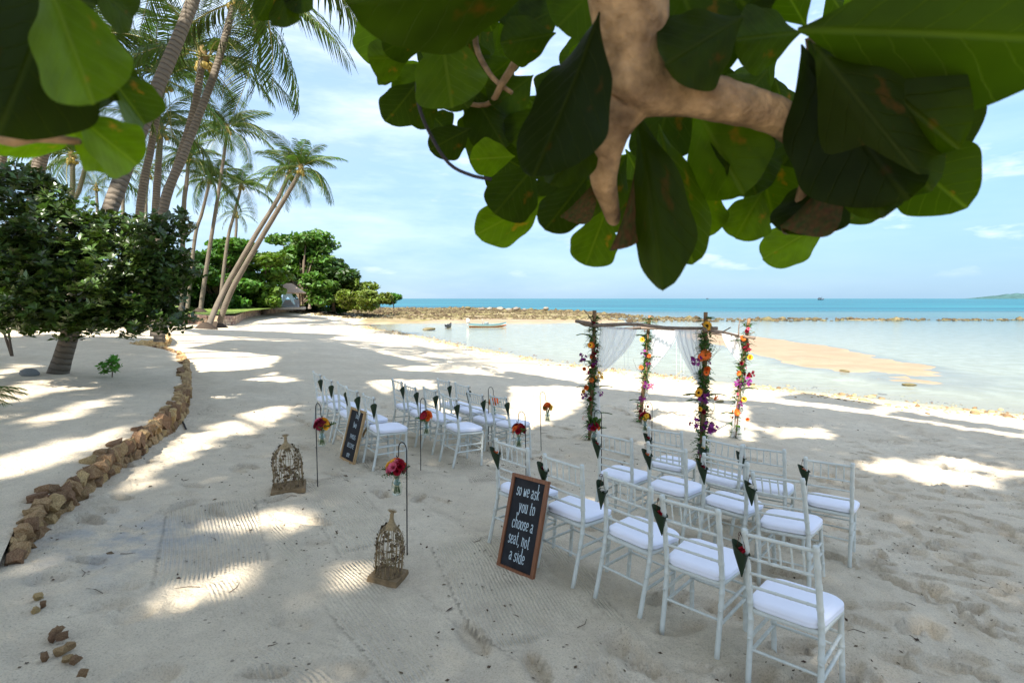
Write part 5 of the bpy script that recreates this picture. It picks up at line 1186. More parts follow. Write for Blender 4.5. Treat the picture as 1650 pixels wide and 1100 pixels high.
far_palm(250, 515, 19, [(262,345,0),(285,270,.3),(312,180,.6),(324,110,.8),(327,88,.9)], .16, .11, 'coconut palm with orange nuts, its trunk crossing a taller palm', nf=15, fl=.85, seed=9)
far_palm(215, 520, 22, [(226,335,0),(243,240,.3),(258,160,.6),(264,125,.7)], .165, .115, 'pale straight coconut palm just right of the nearest leaning trunk', nf=14, fl=.85, seed=12)
far_palm(246, 520, 27, [(251,340,0),(255,270,.2),(258,222,.4),(259,205,.5)], .20, .12, 'slim coconut palm behind the crossing trunks, small dark crown', nf=14, fl=.85, seed=14)
far_palm(322, 503, 48, [(327,470,0),(336,410,0),(349,330,0),(358,270,0),(365,222,0),(367,207,0)], .20, .115, 'tall slender coconut palm on the lawn left of the leaning pair', nf=22, fl=1.05, seed=17, root=True)
far_palm(352, 480, 56, [(366,392,0),(376,350,0),(386,312,0),(389,298,0)], .18, .12, 'mid height coconut palm behind the bright trees, curving right', nf=20, fl=.95, seed=21)
far_palm(378, 480, 66, [(379,400,0),(381,365,0),(381,344,0)], .2, .13, 'small far coconut palm below a taller curved palm', nf=16, fl=.62, near=False, seed=23)
far_palm(300, 470, 50, [(314,384,0),(325,345,0),(334,308,0),(338,288,0)], .17, .115, 'coconut palm with curved trunk left of the tall slender palm', nf=18, fl=.85, seed=25)
g1 = G(349, 527); g2 = G(331, 529); Yb = g1.y
palm(g1, [PP(372,470,Yb), PP(420,385,Yb-.5), PP(460,318,Yb-1), PP(479,285,Yb-1), PP(485,268,Yb-1)], .22, .125, 'tall leaning coconut palm on the sand, right of its leaning pair', nf=22, fl=.76, seed=30, root=True)
palm(g2, [PP(360,470,Yb+1), PP(408,385,Yb+1.2), PP(445,325,Yb+1.4), PP(462,290,Yb+1.5), PP(467,278,Yb+1.5)], .21, .12, 'shorter leaning coconut palm on the sand, left of its leaning pair', nf=18, fl=.66, seed=34, root=True)
far_palm(60, 500, 34, [(104,345,0),(116,310,0),(117,275,0),(116,250,0)], .2, .12, 'far coconut palm above the shrub, curved trunk, under the big leaves', nf=18, fl=.95, seed=40)
far_palm(110, 500, 38, [(116,345,0),(128,305,0),(138,268,0),(141,252,0)], .18, .12, 'far coconut palm leaning right beside the curved one', nf=16, fl=.8, seed=42)
far_palm(157, 480, 60, [(157,350,0),(156,320,0),(155,300,0)], .18, .12, 'tiny far coconut palm low above the shrub', nf=14, fl=.6, near=False, seed=44)
far_palm(290, 470, 44, [(296,340,0),(300,300,0),(303,270,0),(304,252,0)], .2, .12, 'slim coconut palm between the crossing palms and the curved trunk', nf=16, fl=.8, seed=46)
far_palm(198, 470, 52, [(198,345,0),(200,300,0),(203,268,0)], .18, .12, 'distant coconut palm left of the pale straight trunk', nf=16, fl=.8, near=False, seed=48)
far_palm(232, 470, 56, [(235,345,0),(236,310,0),(240,280,0)], .18, .12, 'distant coconut palm right of the pale straight trunk', nf=16, fl=.8, near=False, seed=49)
far_palm(40, 520, 20, [(58,300,0),(75,230,0),(105,130,.5),(120,60,1)], .26, .15, 'thick coconut palm behind the hanging leaves at the left edge', nf=20, fl=1, seed=50, droopy=.5)
far_palm(-40, 530, 24, [(0,262,0),(25,180,0),(50,90,0),(60,30,0)], .24, .14, 'coconut palm trunk just showing at the left edge', nf=18, fl=1, seed=52)
far_palm(232, 530, 14.2, [(215,200,.2),(205,40,.3),(200,-60,.4)], .001, .001, 'x', nf=0, nuts=False, seed=60) if False else None
# tip of a low palm frond at the left edge
fp = PX(-72, 700, 6.6); fp.z = tz(fp.x, fp.y) + .15; ft = empty('palm_seedling', tuple(fp), 0, 'tips of a low palm frond reaching in at the left edge', 'plant')
for k in range(5): o = link('frond', FR[k], ft, (0, 0, 0), (0, -.15 - .12 * k, -.35 + .33 * k), .17)
def inpoly(pts, poly):
    x, y = pts[:, 0], pts[:, 1]; r = np.zeros(len(pts), bool); n = len(poly)
    for i in range(n):
        x0, y0 = poly[i]; x1, y1 = poly[(i+1) % n]
        c = ((y0 > y) != (y1 > y)) & (x < (x1 - x0) * (y - y0) / (y1 - y0 + 1e-9) + x0); r ^= c
    return r
# ------------------------------------------------------------------ overhanging sea almond tree (frames the view)
def big_leaf_mat():
    m = bpy.data.materials.new('almond_leaf'); m.use_nodes = True; t = m.node_tree; b = t.nodes['Principled BSDF']; b.inputs['Roughness'].default_value = .45; b.inputs['Specular IOR Level'].default_value = .12
    uv = N(t, 'ShaderNodeTexCoord'); sp = N(t, 'ShaderNodeSeparateXYZ'); t.links.new(uv.outputs['UV'], sp.inputs[0])
    def mth(op, a, b_, c=None):
        x = N(t, 'ShaderNodeMath', operation=op)
        for i, q in enumerate((a, b_, c)):
            if q is None: continue
            if isinstance(q, (int, float)): x.inputs[i].default_value = q
            else: t.links.new(q, x.inputs[i])
        return x.outputs[0]
    ab = mth('ABSOLUTE', sp.outputs['X'], 0)
    mid = N(t, 'ShaderNodeMapRange'); mid.inputs['From Min'].default_value = .008; mid.inputs['From Max'].default_value = .03; mid.inputs['To Min'].default_value = 1; mid.inputs['To Max'].default_value = 0; t.links.new(ab, mid.inputs['Value'])
    n = N(t, 'ShaderNodeTexNoise'); n.inputs['Scale'].default_value = 3.5; n.inputs['Detail'].default_value = 6; t.links.new(uv.outputs['Object'], n.inputs['Vector'])
    side = mth('ABSOLUTE', mth('SINE', mth('MULTIPLY', mth('ADD', mth('MULTIPLY_ADD', ab, -.62, sp.outputs['Y']), mth('MULTIPLY', n.outputs['Fac'], .10)), 25.), 0), 0)
    sv = N(t, 'ShaderNodeMapRange'); sv.inputs['From Min'].default_value = .0; sv.inputs['From Max'].default_value = .16; sv.inputs['To Min'].default_value = .7; sv.inputs['To Max'].default_value = 0; t.links.new(side, sv.inputs['Value'])
    vein = mth('MAXIMUM', mid.outputs[0], sv.outputs[0])
    oi = N(t, 'ShaderNodeObjectInfo')
    def ramp(src, a, b_, c, d):
        r = N(t, 'ShaderNodeMapRange'); t.links.new(src, r.inputs['Value'])
        for k, v in zip(('From Min','From Max','To Min','To Max'), (a, b_, c, d)): r.inputs[k].default_value = v
        return r.outputs[0]
    def mix(f, a, b_):
        x = N(t, 'ShaderNodeMix', data_type='RGBA'); t.links.new(f, x.inputs[0]) if not isinstance(f, float) else None
        for i, q in ((6, a), (7, b_)):
            if isinstance(q, tuple): x.inputs[i].default_value = (*q, 1)
            else: t.links.new(q, x.inputs[i])
        return x.outputs[2]
    base = mix(oi.outputs['Random'], (.014, .024, .001), (.038, .062, .002))
    base = mix(ramp(n.outputs['Fac'], .35, .7, 0, .55), base, (.013, .021, .001))
    nb = N(t, 'ShaderNodeTexNoise'); nb.inputs['Scale'].default_value = 2.2; nb.inputs['Detail'].default_value = 7; t.links.new(uv.outputs['Object'], nb.inputs['Vector'])
    base = mix(ramp(nb.outputs['Fac'], .62, .70, 0, .8), base, (.13, .05, .014))
    base = mix(mth('MULTIPLY', vein, mth('MULTIPLY_ADD', n.outputs['Fac'], .9, -.08)), base, (.06, .078, .018))
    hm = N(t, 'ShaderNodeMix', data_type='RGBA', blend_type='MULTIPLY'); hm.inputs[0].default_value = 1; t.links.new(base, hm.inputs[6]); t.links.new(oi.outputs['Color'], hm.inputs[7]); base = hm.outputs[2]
    t.links.new(base, b.inputs['Base Color'])
    bp = N(t, 'ShaderNodeBump'); bp.inputs['Strength'].default_value = .5; bp.inputs['Distance'].default_value = .004; t.links.new(mth('MULTIPLY_ADD', vein, 1.0, mth('MULTIPLY', n.outputs['Fac'], 1.2)), bp.inputs['Height']); t.links.new(bp.outputs[0], b.inputs['Normal'])
    tr = N(t, 'ShaderNodeBsdfTranslucent'); h = N(t, 'ShaderNodeMix', data_type='RGBA', blend_type='MULTIPLY'); h.inputs[0].default_value = 1; h.inputs[7].default_value = (2.9, 3.3, .2, 1); t.links.new(base, h.inputs[6]); t.links.new(h.outputs[2], tr.inputs[0])
    ms = N(t, 'ShaderNodeMixShader'); ms.inputs[0].default_value = .55; t.links.new(b.outputs[0], ms.inputs[1]); t.links.new(tr.outputs[0], ms.inputs[2]); t.links.new(ms.outputs[0], t.nodes['Material Output'].inputs[0]); return m
ALM = big_leaf_mat()
def almond_leaf(seed, fold=.22, curl=.2):
    r = random.Random(seed); nl, nw = 28, 4; V = []; uv = []; Q = []
    for i in range(nl + 1):
        t_ = i / nl; w_ = .5 * (math.sin(math.pi * t_ ** 1.42) ** .62) if 0 < t_ < 1 else 0.0
        if t_ < .3: w_ *= .55 + 1.5 * t_
        if t_ > .94: w_ *= 1.0
        w_ = max(w_, .012 if t_ < .5 else .004)
        for j in range(-nw, nw + 1):
            f = j / nw; wav = .035 * math.sin(9 * t_ + seed + (2 if f > 0 else 0)) * abs(f) ** 2 + .016 * math.sin(23 * t_ + seed * 2) * abs(f) ** 3
            edge = 1 + .05 * math.sin(17 * t_ + seed * 1.3 + (1.7 if f > 0 else 0)) * abs(f)
            V.append((f * w_ * edge, t_, abs(f) * w_ * fold * 2 * .5 + wav - curl * t_ * t_ * .5 + .03 * math.sin(4 * t_ + seed))); uv.append((f * w_, t_))
    k = 2 * nw + 1
    for i in range(nl):
        for j in range(2 * nw): b = i * k + j; Q.append((b, b + 1, b + k + 1, b + k))
    return np_mesh('leaf', np.array(V), np.array(Q), ALM, True, np.array(uv))
AL = [almond_leaf(s, f, c) for s, f, c in ((1,.4,.35),(2,.55,.15),(3,.3,.45),(4,.75,.35),(5,.4,-.15),(6,.5,.55))]
ALC = [almond_leaf(s, f, c) for s, f, c in ((11,1.3,.3),(12,1.0,.5))]
tree = empty('sea_almond_tree', (1.5, -1.6, float(ground(1.5, -1.6))), 0, 'sea almond tree overhanging the camera with pale forked branch and broad green leaves', 'tree')
TO = tree.location.copy()
ABARK = mat('almond_bark', (.37,.24,.13), .85, .15, var=.55, nscale=26, bump=1.0, bscale=70, col2=(.20,.125,.07), bdist=.008)
def limb(pts, rad, n=10, name='branch', k=16):
    c = curve(pts, k); rr = [float(np.interp(i / (k - 1), np.linspace(0, 1, len(rad)), rad)) for i in range(k)]
    return MB().tube([p - TO for p in c], [r * (1 + .012 * math.sin(i * 2.1)) for i, r in enumerate(rr)], n).build(name, ABARK, tree)
fork = PX(1030, 135, .66)
limb([TO + Vector((0,0,-.3)), TO + Vector((0,.1,1.2)), TO + Vector((-.2,.3,2.6)), Vector((.85,-.6,3.4))], [.24,.2,.15,.11], 14, 'trunk')
def skin_branch(chains, name):
    """one continuous forked branch: chains of (point, radius), the later ones start on a vertex of the first"""
    me = bpy.data.meshes.new(name); vs = []; es = []; rs = []
    for ch, start in chains:
        prev = start
        for p, r in ch:
            vs.append(tuple(p - TO)); rs.append(r)
            if prev is not None: es.append((prev, len(vs) - 1))
            prev = len(vs) - 1
    me.from_pydata(vs, es, []); o = bpy.data.objects.new(name, me); COL.objects.link(o)
    sk = o.modifiers.new('skin', 'SKIN'); sk.use_smooth_shade = True; sb = o.modifiers.new('sub', 'SUBSURF'); sb.levels = 3; sb.render_levels = 3
    for d, r in zip(me.skin_vertices[0].data, rs): d.radius = (r, r)
    me.skin_vertices[0].data[0].use_root = True
    bpy.context.view_layer.update(); m2 = bpy.data.meshes.new_from_object(o.evaluated_get(bpy.context.evaluated_depsgraph_get())); bpy.data.objects.remove(o); m2.name = name
    co = np.empty(len(m2.vertices) * 3); no_ = np.empty(len(m2.vertices) * 3); m2.vertices.foreach_get('co', co); m2.vertices.foreach_get('normal', no_); co = co.reshape(-1, 3); no_ = no_.reshape(-1, 3)
    dsp = .0045 * fbm(co[:, 0] * 24 + co[:, 2] * 13, co[:, 1] * 24 + co[:, 2] * 19, 4) + .0022 * np.clip(fbm(co[:, 0] * 60 + co[:, 2] * 31, co[:, 1] * 60, 3) - .2, 0, 1)
    m2.vertices.foreach_set('co', (co + no_ * dsp[:, None]).ravel()); m2.update()
    m2.materials.clear(); m2.materials.append(ABARK); m2.polygons.foreach_set('use_smooth', [True] * len(m2.polygons)); return link(name, m2, tree)
q_ = .98
A0 = [(Vector((.85,-.6,3.4)), .10), (Vector((.62,.0,3.1)), .075)] + [(PX(u, v, y), r * q_) for u, v, y, r in ((985,-420,.52,.056),(1002,-120,.60,.051),(1010,-20,.625,.049),(1018,50,.645,.046),(1026,108,.66,.044),(1031,140,.663,.042))]
A1 = [(PX(u, v, y), r * q_) for u, v, y, r in ((1008,168,.668,.030),(990,200,.68,.026),(976,240,.70,.023),(971,290,.72,.018),(980,322,.745,.014),(990,362,.77,.009))]
A2 = [(PX(u, v, y), r * q_) for u, v, y, r in ((1078,147,.66,.029),(1130,155,.66,.0275),(1200,170,.68,.026),(1258,190,.70,.024),(1298,222,.72,.021),(1314,256,.74,.013))]
skin_branch([(A0, None), (A1, 7), (A2, 7)], 'branch')
limb([Vector((.85,-.6,3.4)), Vector((.2,-.2,3.1)), PX(60,-250,.7), PX(-60,60,.55), PX(-10,214,.5), PX(60,221,.5), PX(128,228,.5)], [.08,.05,.03,.014,.005,.005,.003], 8, k=24)
limb([PX(1312,252,.74), PX(1322,180,.74), PX(1305,60,.72)], [.008,.007,.006], 7, 'twig')
limb([PX(1312,250,.74), PX(1290,320,.75), PX(1270,370,.76)], [.010,.007,.004], 7, 'twig')
limb([PX(900,-100,1.0), PX(850,60,1.0), PX(812,130,1.0), PX(780,170,1.02), PX(690,150,.95)], [.012,.009,.007,.005,.003], 7, 'twig', 20)
limb([PX(780,-40,1.05), PX(765,60,1.05), PX(790,120,1.02), PX(825,150,1.0)], [.007,.006,.005,.004], 7, 'twig', 14)
MB().tube([p - TO for p in curve([PX(672,120,.8), PX(674,165,.8), PX(690,210,.8), PX(722,262,.8), PX(758,282,.8), PX(792,289,.8)], 24)], [.0026] * 24, 6).build('bare_twig', M('dark_twig', (.03,.025,.03), .6, .2), tree)
nleaf = 0
def put_leaf(b, t, wpx, Yb, Yt=None, roll=0.0, mesh=None, tone=None):
    """leaf with stalk end at photo pixel b and tip at t"""
    global nleaf
    Yt = Yb if Yt is None else Yt; B, T = PX(b[0], b[1], Yb), PX(t[0], t[1], Yt); y = T - B; L = y.length; y.normalize()
    c = (Vector((0, 0, HC)) - (B + T) / 2).normalized(); z = (c - y * c.dot(y)).normalized(); x = y.cross(z)
    q = Matrix.Rotation(roll, 3, y); x = q @ x; z = q @ z; z = -z; x = -x                                   # underside faces us
    w_ = wpx / F * (Yb + Yt) / 2 / max(.35, abs(math.cos(roll))) ; m = Matrix((x * w_ * 1.06, y * L, z * L * .55)).transposed().to_4x4(); m.translation = B - TO
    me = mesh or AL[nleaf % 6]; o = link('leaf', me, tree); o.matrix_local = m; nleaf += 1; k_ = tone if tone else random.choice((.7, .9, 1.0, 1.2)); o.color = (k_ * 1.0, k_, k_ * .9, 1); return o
LV = [ # stalk, tip, width, depth at stalk, at tip, roll
 ((706,34),(733,187),108,.78,.74,.1),((905,-75),(556,6),165,.62,.58,.2),((800,-60),(640,42),120,.70,.66,-.3),((662,92),(592,96),58,.95,.92,.3),((692,42),(620,84),54,.92,.9,-.2),
 ((676,128),(622,200),58,.95,.95,.2),((705,148),(662,202),52,1.0,1.0,-.3),((760,205),(692,243),52,.98,.96,.3),((830,252),(755,256),54,.92,.9,-.1),((866,262),(796,347),82,.86,.84,.15),
 ((882,318),(768,376),70,.90,.86,.2),((896,54),(804,72),66,.96,.95,.1),((965,15),(866,305),122,.60,.56,.35),((962,180),(888,302),64,.7,.66,.5),((945,285),(878,376),68,.80,.78,.3),
 ((978,335),(943,430),74,.84,.82,.1),((1030,180),(1060,466),88,.72,.66,.45),((1062,200),(1114,434),90,.78,.74,-.1),((1128,295),(1142,385),62,.88,.86,.1),((1230,305),(1184,386),74,.86,.84,.1),
 ((1338,352),(1222,424),66,.86,.84,.15),((1304,66),(1432,352),132,.66,.60,.25),((1306,56),(1618,104),150,.62,.58,-.3),((1285,48),(1760,60),215,.60,.52,.1),((1420,225),(1556,330),118,.70,.68,.1),
 ((1292,52),(1182,66),92,.72,.7,.2),((1300,44),(1238,-60),70,.74,.72,.1),((1262,196),(1160,276),112,.78,.74,-.2),((1120,172),(1196,312),124,.76,.72,.2),((1292,72),(1446,338),165,.66,.60,-.35),
 ((1355,262),(1272,388),98,.74,.72,.4),((1200,24),(1068,108),122,.62,.60,.2),((1405,312),(1364,366),60,.80,.78,.5),((1720,60),(1620,86),62,.60,.6,.0),
 ((1085,-40),(1160,120),130,.74,.72,-.2),((1140,-60),(1230,40),120,.76,.74,.1),((860,120),(790,176),66,1.05,1.02,.2),((905,225),(858,286),66,.95,.92,.1),((930,100),(880,190),80,.98,.95,-.2),
 ((880,170),(820,232),66,1.02,1.0,.2),((800,190),(745,232),60,1.06,1.04,-.2),((830,90),(770,140),66,1.08,1.06,.3),((760,110),(782,190),60,1.1,1.08,.2),((905,10),(838,44),70,1.0,.98,.1),((860,-30),(800,40),80,1.02,1.0,.3),
 ((1010,250),(945,350),70,.92,.9,.2),((1090,120),(1050,260),95,.86,.82,.2),((1180,190),(1215,320),95,.86,.84,-.2),((1240,110),(1170,190),95,.82,.8,.1),((1350,120),(1260,270),110,.8,.78,.2),((1400,110),(1545,250),140,.74,.72,.1),((1220,240),(1250,360),84,.88,.86,.3),
 ((1380,270),(1330,330),80,.86,.85,.1),((1450,180),(1480,290),110,.84,.82,.2),((1500,30),(1600,40),120,.8,.78,.1),((1420,-60),(1520,60),150,.72,.7,.2),((1600,-60),(1560,60),130,.7,.68,.1),((955,250),(925,335),64,.95,.93,-.3),
 ((720,60),(770,130),70,1.1,1.08,.1),((640,130),(612,108),40,1.05,1.05,.2),((690,180),(725,215),46,1.08,1.08,.1),((770,230),(840,270),56,1.08,1.06,.1),((840,300),(900,330),56,1.0,.98,.2),((1160,280),(1100,330),60,.95,.93,.2),
 ((1310,72),(1505,306),138,.62,.57,-.2),((1308,60),(1556,228),130,.64,.58,.25),((60,-60),(168,190),120,.42,.40,.2),((112,178),(226,268),84,.48,.46,.15),((120,200),(214,284),70,.52,.5,-.3),((160,100),(243,206),66,.55,.53,.35),((110,-60),(-10,215),170,.44,.42,.3),((40,-50),(-60,190),150,.46,.44,-.2),
 ((135,215),(-30,236),44,.54,.54,.1),((60,20),(70,200),120,.52,.5,.1),((0,-30),(170,20),90,.5,.5,-.3),((120,60),(190,170),90,.56,.55,.2),((455,-40),(414,30),34,.85,.84,.2),((474,-40),(446,52),36,.85,.84,.4),((500,-50),(470,24),40,.86,.85,.1),((520,-40),(430,16),40,.9,.9,.1),
 ((640,-70),(590,40),110,.8,.78,.2),((740,-80),(700,60),110,.82,.8,-.1),((1000,-60),(900,40),110,.85,.84,.2),((130,-40),(230,40),70,.6,.6,.2)]
BACKLIT_TONE = {0: 1.9, 1: .7, 2: .6, 8: 2.2, 9: 1.0, 10: 2.3, 12: .5, 13: .7, 14: .9, 15: 2.1, 16: .6, 17: 2.0, 18: 2.2, 19: 1.8, 20: 2.2, 21: .55, 22: 1.2, 23: 1.7, 24: 2.0, 25: 1.2, 26: 2.2, 27: .8, 28: 1.7, 29: .5, 30: .5, 31: .65}  # colour factor by leaf index; backlight painted in as brighter leaf colour
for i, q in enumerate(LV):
    tn = BACKLIT_TONE.get(i)
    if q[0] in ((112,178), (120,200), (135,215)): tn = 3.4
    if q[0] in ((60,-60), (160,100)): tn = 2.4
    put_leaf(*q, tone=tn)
# leaves further inside the spray, some coloured brighter to imitate backlight
OUTL = [(600,-40),(600,90),(620,190),(700,235),(780,330),(890,350),(960,400),(1060,390),(1160,350),(1260,360),(1400,320),(1520,270),(1560,110),(1600,-40)]
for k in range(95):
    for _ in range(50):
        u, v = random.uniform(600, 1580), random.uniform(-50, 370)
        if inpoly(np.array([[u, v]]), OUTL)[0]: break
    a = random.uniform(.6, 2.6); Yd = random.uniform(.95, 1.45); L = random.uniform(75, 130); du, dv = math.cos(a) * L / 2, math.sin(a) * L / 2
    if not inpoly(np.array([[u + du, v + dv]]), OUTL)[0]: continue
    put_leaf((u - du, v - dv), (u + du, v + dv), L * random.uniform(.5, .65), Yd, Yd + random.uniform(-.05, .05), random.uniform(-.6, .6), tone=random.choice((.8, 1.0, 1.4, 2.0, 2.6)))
for (b, t, w_, y0, y1, rl) in (((1026,258),(996,410),36,.74,.72,.7),((1352,268),(1262,372),40,.72,.70,.9),((1330,170),(1390,150),20,.72,.7,.6),((960,292),(905,352),30,.74,.73,.8)):
    o = put_leaf(b, t, w_, y0, y1, rl, ALC[nleaf % 2]); o['label'] = 'withered curled brown edged leaf'
    me = o.data.copy(); me.materials.clear(); me.materials.append(M('withered_leaf', (.085,.04,.014), .7, .2, var=.4, nscale=10, col2=(.035,.05,.010), translucent=(.25,(1.4,1.1,.5)))); o.data = me

# ------------------------------------------------------------------ unseen tree crowns behind and above the camera, leaves placed to cast chosen shade
LIT = [[(190,800),(225,765),(262,738),(300,705),(360,682),(420,657),(482,650),(440,684),(330,712),(262,754)],
 [(345,850),(420,825),(425,838),(380,864)],[(440,842),(470,820),(500,824),(470,848)],[(262,978),(300,935),(352,925),(405,903),(388,945),(330,972)],[(533,932),(538,915),(578,904),(584,922),(548,936)],
 [(0,676),(0,655),(265,610),(272,622),(60,668)],[(0,634),(70,606),(78,613),(0,642)],[(60,712),(130,690),(235,655),(150,702)],[(0,770),(120,735),(245,712),(150,762),(0,802)],[(0,700),(60,690),(0,715)],
 [(815,694),(828,622),(935,622),(935,650),(880,684)],[(596,612),(690,612),(705,625),(600,632)],[(1030,672),(1040,646),(1200,652),(1215,712),(1100,692)],[(690,640),(740,648),(735,668),(700,660)],
 [(1378,752),(1450,738),(1605,775),(1580,787),(1450,767)],[(1500,733),(1650,758),(1650,774),(1520,748)],[(300,640),(430,600),(480,612),(380,640)],[(1230,690),(1330,690),(1340,705),(1250,705)],[(400,1040),(420,1030),(440,1042),(418,1050)],[(930,815),(950,808),(955,818),(935,824)]]
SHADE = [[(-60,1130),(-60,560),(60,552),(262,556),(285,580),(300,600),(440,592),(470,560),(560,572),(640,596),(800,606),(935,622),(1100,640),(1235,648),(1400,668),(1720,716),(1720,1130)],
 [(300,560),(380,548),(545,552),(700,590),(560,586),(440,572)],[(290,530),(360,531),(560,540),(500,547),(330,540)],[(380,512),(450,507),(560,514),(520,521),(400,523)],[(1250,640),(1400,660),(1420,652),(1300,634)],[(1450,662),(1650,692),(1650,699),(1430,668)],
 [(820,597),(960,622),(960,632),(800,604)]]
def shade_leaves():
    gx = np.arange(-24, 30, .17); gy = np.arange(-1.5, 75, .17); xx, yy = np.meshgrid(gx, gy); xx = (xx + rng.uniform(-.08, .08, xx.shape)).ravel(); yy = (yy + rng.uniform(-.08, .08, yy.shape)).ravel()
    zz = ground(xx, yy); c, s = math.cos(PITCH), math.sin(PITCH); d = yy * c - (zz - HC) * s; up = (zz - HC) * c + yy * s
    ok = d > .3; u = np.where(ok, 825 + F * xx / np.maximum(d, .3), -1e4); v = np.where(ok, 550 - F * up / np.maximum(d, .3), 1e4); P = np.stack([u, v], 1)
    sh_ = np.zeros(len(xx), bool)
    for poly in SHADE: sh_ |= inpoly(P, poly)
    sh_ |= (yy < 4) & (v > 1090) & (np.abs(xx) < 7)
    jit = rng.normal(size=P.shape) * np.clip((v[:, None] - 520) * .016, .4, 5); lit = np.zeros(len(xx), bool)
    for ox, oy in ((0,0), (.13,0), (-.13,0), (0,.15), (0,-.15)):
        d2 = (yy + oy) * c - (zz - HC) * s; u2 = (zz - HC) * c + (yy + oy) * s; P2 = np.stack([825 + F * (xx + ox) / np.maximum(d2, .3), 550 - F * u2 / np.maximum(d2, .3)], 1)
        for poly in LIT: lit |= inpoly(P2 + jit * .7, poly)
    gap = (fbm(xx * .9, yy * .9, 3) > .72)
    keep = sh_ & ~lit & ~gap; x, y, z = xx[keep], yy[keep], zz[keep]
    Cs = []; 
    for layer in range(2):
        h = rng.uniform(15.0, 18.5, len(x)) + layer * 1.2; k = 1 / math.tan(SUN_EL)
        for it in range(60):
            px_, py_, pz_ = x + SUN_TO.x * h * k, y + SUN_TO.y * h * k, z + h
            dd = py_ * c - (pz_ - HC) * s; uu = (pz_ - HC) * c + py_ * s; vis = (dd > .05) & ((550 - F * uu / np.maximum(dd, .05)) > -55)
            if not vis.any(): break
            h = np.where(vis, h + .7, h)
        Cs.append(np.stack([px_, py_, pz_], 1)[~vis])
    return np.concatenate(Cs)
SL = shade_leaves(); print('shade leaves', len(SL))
SHL = foliage_mat('canopy_leaf', (.05, .085, .025), .3, .14)
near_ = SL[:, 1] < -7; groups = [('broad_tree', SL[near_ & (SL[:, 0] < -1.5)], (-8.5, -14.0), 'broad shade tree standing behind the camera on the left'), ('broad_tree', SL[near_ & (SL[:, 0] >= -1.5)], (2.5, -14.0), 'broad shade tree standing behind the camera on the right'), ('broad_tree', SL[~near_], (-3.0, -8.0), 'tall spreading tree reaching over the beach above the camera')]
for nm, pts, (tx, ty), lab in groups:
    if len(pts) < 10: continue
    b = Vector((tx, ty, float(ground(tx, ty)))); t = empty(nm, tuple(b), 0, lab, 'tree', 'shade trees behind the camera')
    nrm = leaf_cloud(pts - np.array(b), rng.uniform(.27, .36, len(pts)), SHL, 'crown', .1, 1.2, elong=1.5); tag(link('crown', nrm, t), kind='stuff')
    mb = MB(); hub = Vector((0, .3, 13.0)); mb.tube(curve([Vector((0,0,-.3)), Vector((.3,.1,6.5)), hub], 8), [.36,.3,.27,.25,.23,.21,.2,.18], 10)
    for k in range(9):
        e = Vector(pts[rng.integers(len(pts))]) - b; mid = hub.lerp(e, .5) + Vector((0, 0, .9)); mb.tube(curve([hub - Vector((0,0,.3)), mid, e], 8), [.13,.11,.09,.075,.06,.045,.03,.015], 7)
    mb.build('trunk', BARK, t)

# ------------------------------------------------------------------ reef rocks, shore grit, boulders, drift
ROCK = mat('reef_rock', (.125,.092,.055), .95, .1, var=.4, nscale=2.5, island=.45, col2=(.075,.062,.03))
def rocks(pts, size, m_, name, label=None, flat=.55):
    base = np.array([(math.cos(a) * math.cos(e), math.sin(a) * math.cos(e), math.sin(e)) for e in (-.5, .5) for a in [6.2832 * k / 5 + (.6 if e > 0 else 0) for k in range(5)]] + [(0, 0, 1)]); n = len(pts); k = len(base)
    V = base[None] * rng.uniform(.6, 1.2, (n, k, 1)) * size[:, None, None] * np.array([1, 1, flat]) * rng.uniform(.6, 1.4, (n, 1, 3)); V += np.asarray(pts)[:, None, :]
    f = []
    for i in range(5): f += [(i, (i+1) % 5, 5 + i), ((i+1) % 5, 5 + (i+1) % 5, 5 + i), (5 + i, 5 + (i+1) % 5, 10)]
    Q = (np.array(f)[None] + (np.arange(n) * k)[:, None, None]).reshape(-1, 3)
    me = np_mesh(name, V.reshape(-1, 3), Q, m_, smooth=False); return link(name, me)
cand = []
while len(cand) < 9000:
    x = rng.uniform(-70, 86); y = rng.uniform(66, 185); f = 74 + 4 * float(vnoise(np.array(x*.08), np.array(y*.08))) + min(max(x - 12, 0), 200) * .06; wd = float(np.interp(x, [-60,-10,12,30,75,90], [95,95,60,11,5,3]))
    if x < 14: f += 5
    if not (f < y < f + wd): continue
    if rng.random() > .35 + .65 * (float(fbm(np.array(x*.12), np.array(y*.12), 3)) > -.08): continue
    cand.append((x, y))
cand = np.array(cand); cz = ground(cand[:, 0], cand[:, 1]); sz = rng.uniform(.10, .32, len(cand)) * (1 + .5 * (cand[:, 1] > 105)); sz[rng.random(len(cand)) < .06] *= 2.0; sz[cand[:, 0] > 14] *= 1.25
tag(rocks(np.column_stack([cand, np.maximum(cz, SEA) + .02]), sz, ROCK, 'reef_rocks'), 'low reef of brown weed covered rocks closing off the shallow bay', 'reef', kind='stuff')
PALE = mat('pale_boulder', (.21,.18,.145), .9, .1, var=.25, nscale=2, objvar=.2)
BT = ['pale boulder on the reef edge, leftmost of the whitish ones', 'pale boulder second from left on the reef', 'broad whitish boulder in the middle of the reef edge', 'low whitish boulder right of the broad one', 'bright white boulder standing alone on the reef', 'pale flat boulder near the bright white one', 'small dark boulder left on the reef edge', 'pale boulder furthest right on the reef edge']
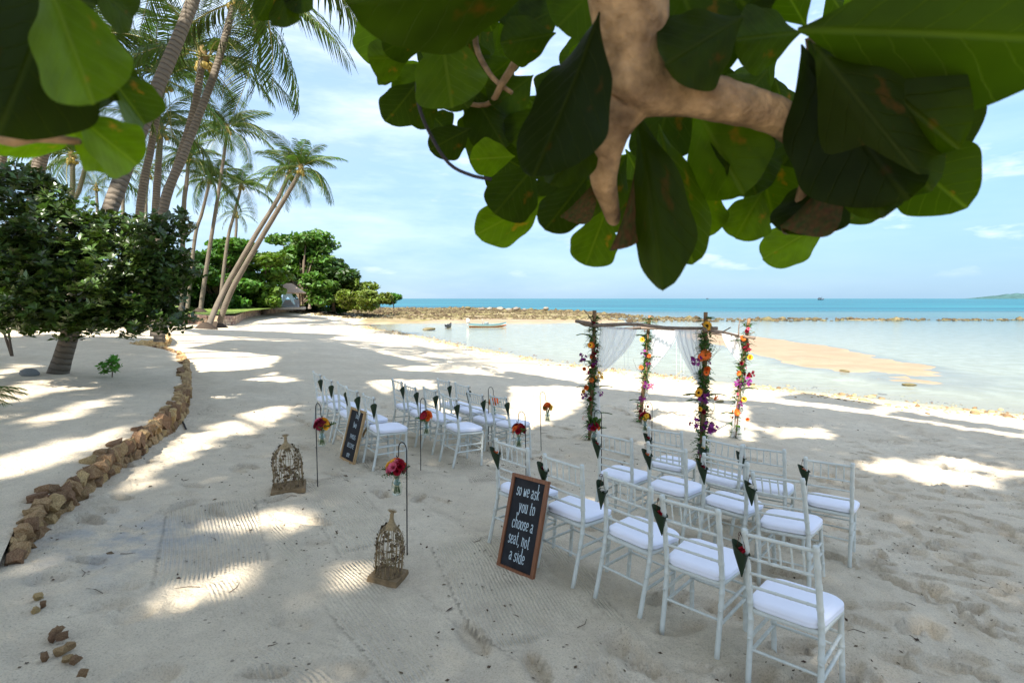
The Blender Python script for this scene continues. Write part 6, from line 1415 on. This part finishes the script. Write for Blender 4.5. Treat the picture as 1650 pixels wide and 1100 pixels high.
for k, (u, v, s_) in enumerate(((776,498,.8),(789,497.5,.9),(806,498,1.3),(820,499,.9),(832,497.5,1.0),(845,499,.8),(754,496,.8),(880,497,.9))):
    p = PX(u, v, 128); p.z = max(p.z, SEA + .2); o = link('boulder', round_rock(k + 60), None, p, (0, 0, k), (s_ * 2.0, s_ * 1.3, s_ * 1.1)); o.data.name = 'boulder'; o.data.materials.clear(); o.data.materials.append(PALE if k != 6 else ROCK); tag(o, BT[k], 'rock', 'boulders on the reef edge')
pts = []
while len(pts) < 5200:
    i = rng.uniform(-12, 58); t_ = i; S0 = float(np.interp(t_, _St, _Ss)); s_ = S0 + rng.normal(-.1, .75) * (1.6 if t_ > 30 else 1) + .5 * float(fbm(np.array(t_ * .3), np.array(3.3), 3)); x = (s_ - t_) * .70711; y = (s_ + t_) * .70711
    if float(vnoise(np.array(t_ * .9), np.array(s_ * .7))) < -.18: continue
    pts.append((x, y))
pts = np.array(pts); pz = ground(pts[:, 0], pts[:, 1]); tag(rocks(np.column_stack([pts, pz + .005]), np.clip(rng.exponential(.022, len(pts)) + .012, 0, .12), mat('shore_grit', (.29,.205,.105), .95, .1, island=.5), 'shore_stones', flat=.5), 'tan shell and stone grit along the water line', 'shore stones', kind='stuff')
for k, (u, v, w_, lab) in enumerate(((803,530,0,0),(692,533,1.9,'low brown weedy rock in the shallow water left of the boat'),(1361,598,.5,'small dark rock lying alone on the sand bar'),(1465,621,.5,'small brown rock in the shallows right of the sand bar'),(1160,648,.4,'small weed clump at the tide line behind the arch'))):
    if not lab: continue
    p = G(u, v); o = link('weedy_rock', round_rock(k + 40, 'weedy_rock'), None, (p.x, p.y, max(p.z, SEA) + .02), (0, 0, k), (w_, w_ * .5, w_ * .22)); o.data.name = 'weedy_rock'; o.data.materials.clear(); o.data.materials.append(ROCK); tag(o, lab, 'rock', 'loose rocks in the bay')
# leaf litter and bark crumbs on the sand
n = 3600; x = rng.uniform(-5.5, 9, n); y = 1.5 + rng.random(n) ** 1.3 * 13; z = np.array([gz(a, b) for a, b in zip(x, y)]) + .004
keep = fbm(x * .7, y * .7, 3) > -.05; x, y, z = x[keep], y[keep], z[keep]
lit_ = leaf_cloud(np.column_stack([x, y, z]), rng.uniform(.006, .02, len(x)) + (rng.random(len(x)) < .04) * .02, mat('litter', (.085,.055,.035), .9, .1, island=.6), 'leaf_litter', .1, 2.5)
tag(link('leaf_litter', lit_), 'scattered brown leaf litter and bark crumbs on the sand', 'leaf litter', kind='stuff')
tg_ = MB()
for k in range(110):
    x_, y_ = random.uniform(-3.6, 7), random.uniform(2.0, 10); a = random.uniform(0, 6.28); L = random.uniform(.04, .16); q = [Vector((x_ + math.cos(a + .3 * i) * L * i / 2, y_ + math.sin(a + .3 * i) * L * i / 2, 0)) for i in range(3)]
    for p in q: p.z = gz(p.x, p.y) + .004
    tg_.tube(q, [.0028, .0024, .0012], 4)
tag(tg_.build('fallen_twigs', M('drift_twig', (.11,.075,.05), .9, .1)), 'thin dry twigs strewn over the sand', 'twigs', kind='stuff')
# a loose cord by the wall
p0 = [G(290,662), G(291,672), G(296,684), G(300,692)]; mb = MB(); mb.tube([Vector((q.x, q.y, gz(q.x, q.y) + .012 + h)) for q, h in zip(curve(p0, 12), [.18,.1,.04,.01] + [0]*8)], .012, 6); tag(mb.build('cord', M('cord', (.07,.065,.06), .8, .1)), 'short dark cord lying against the bend of the stone wall', 'cord')
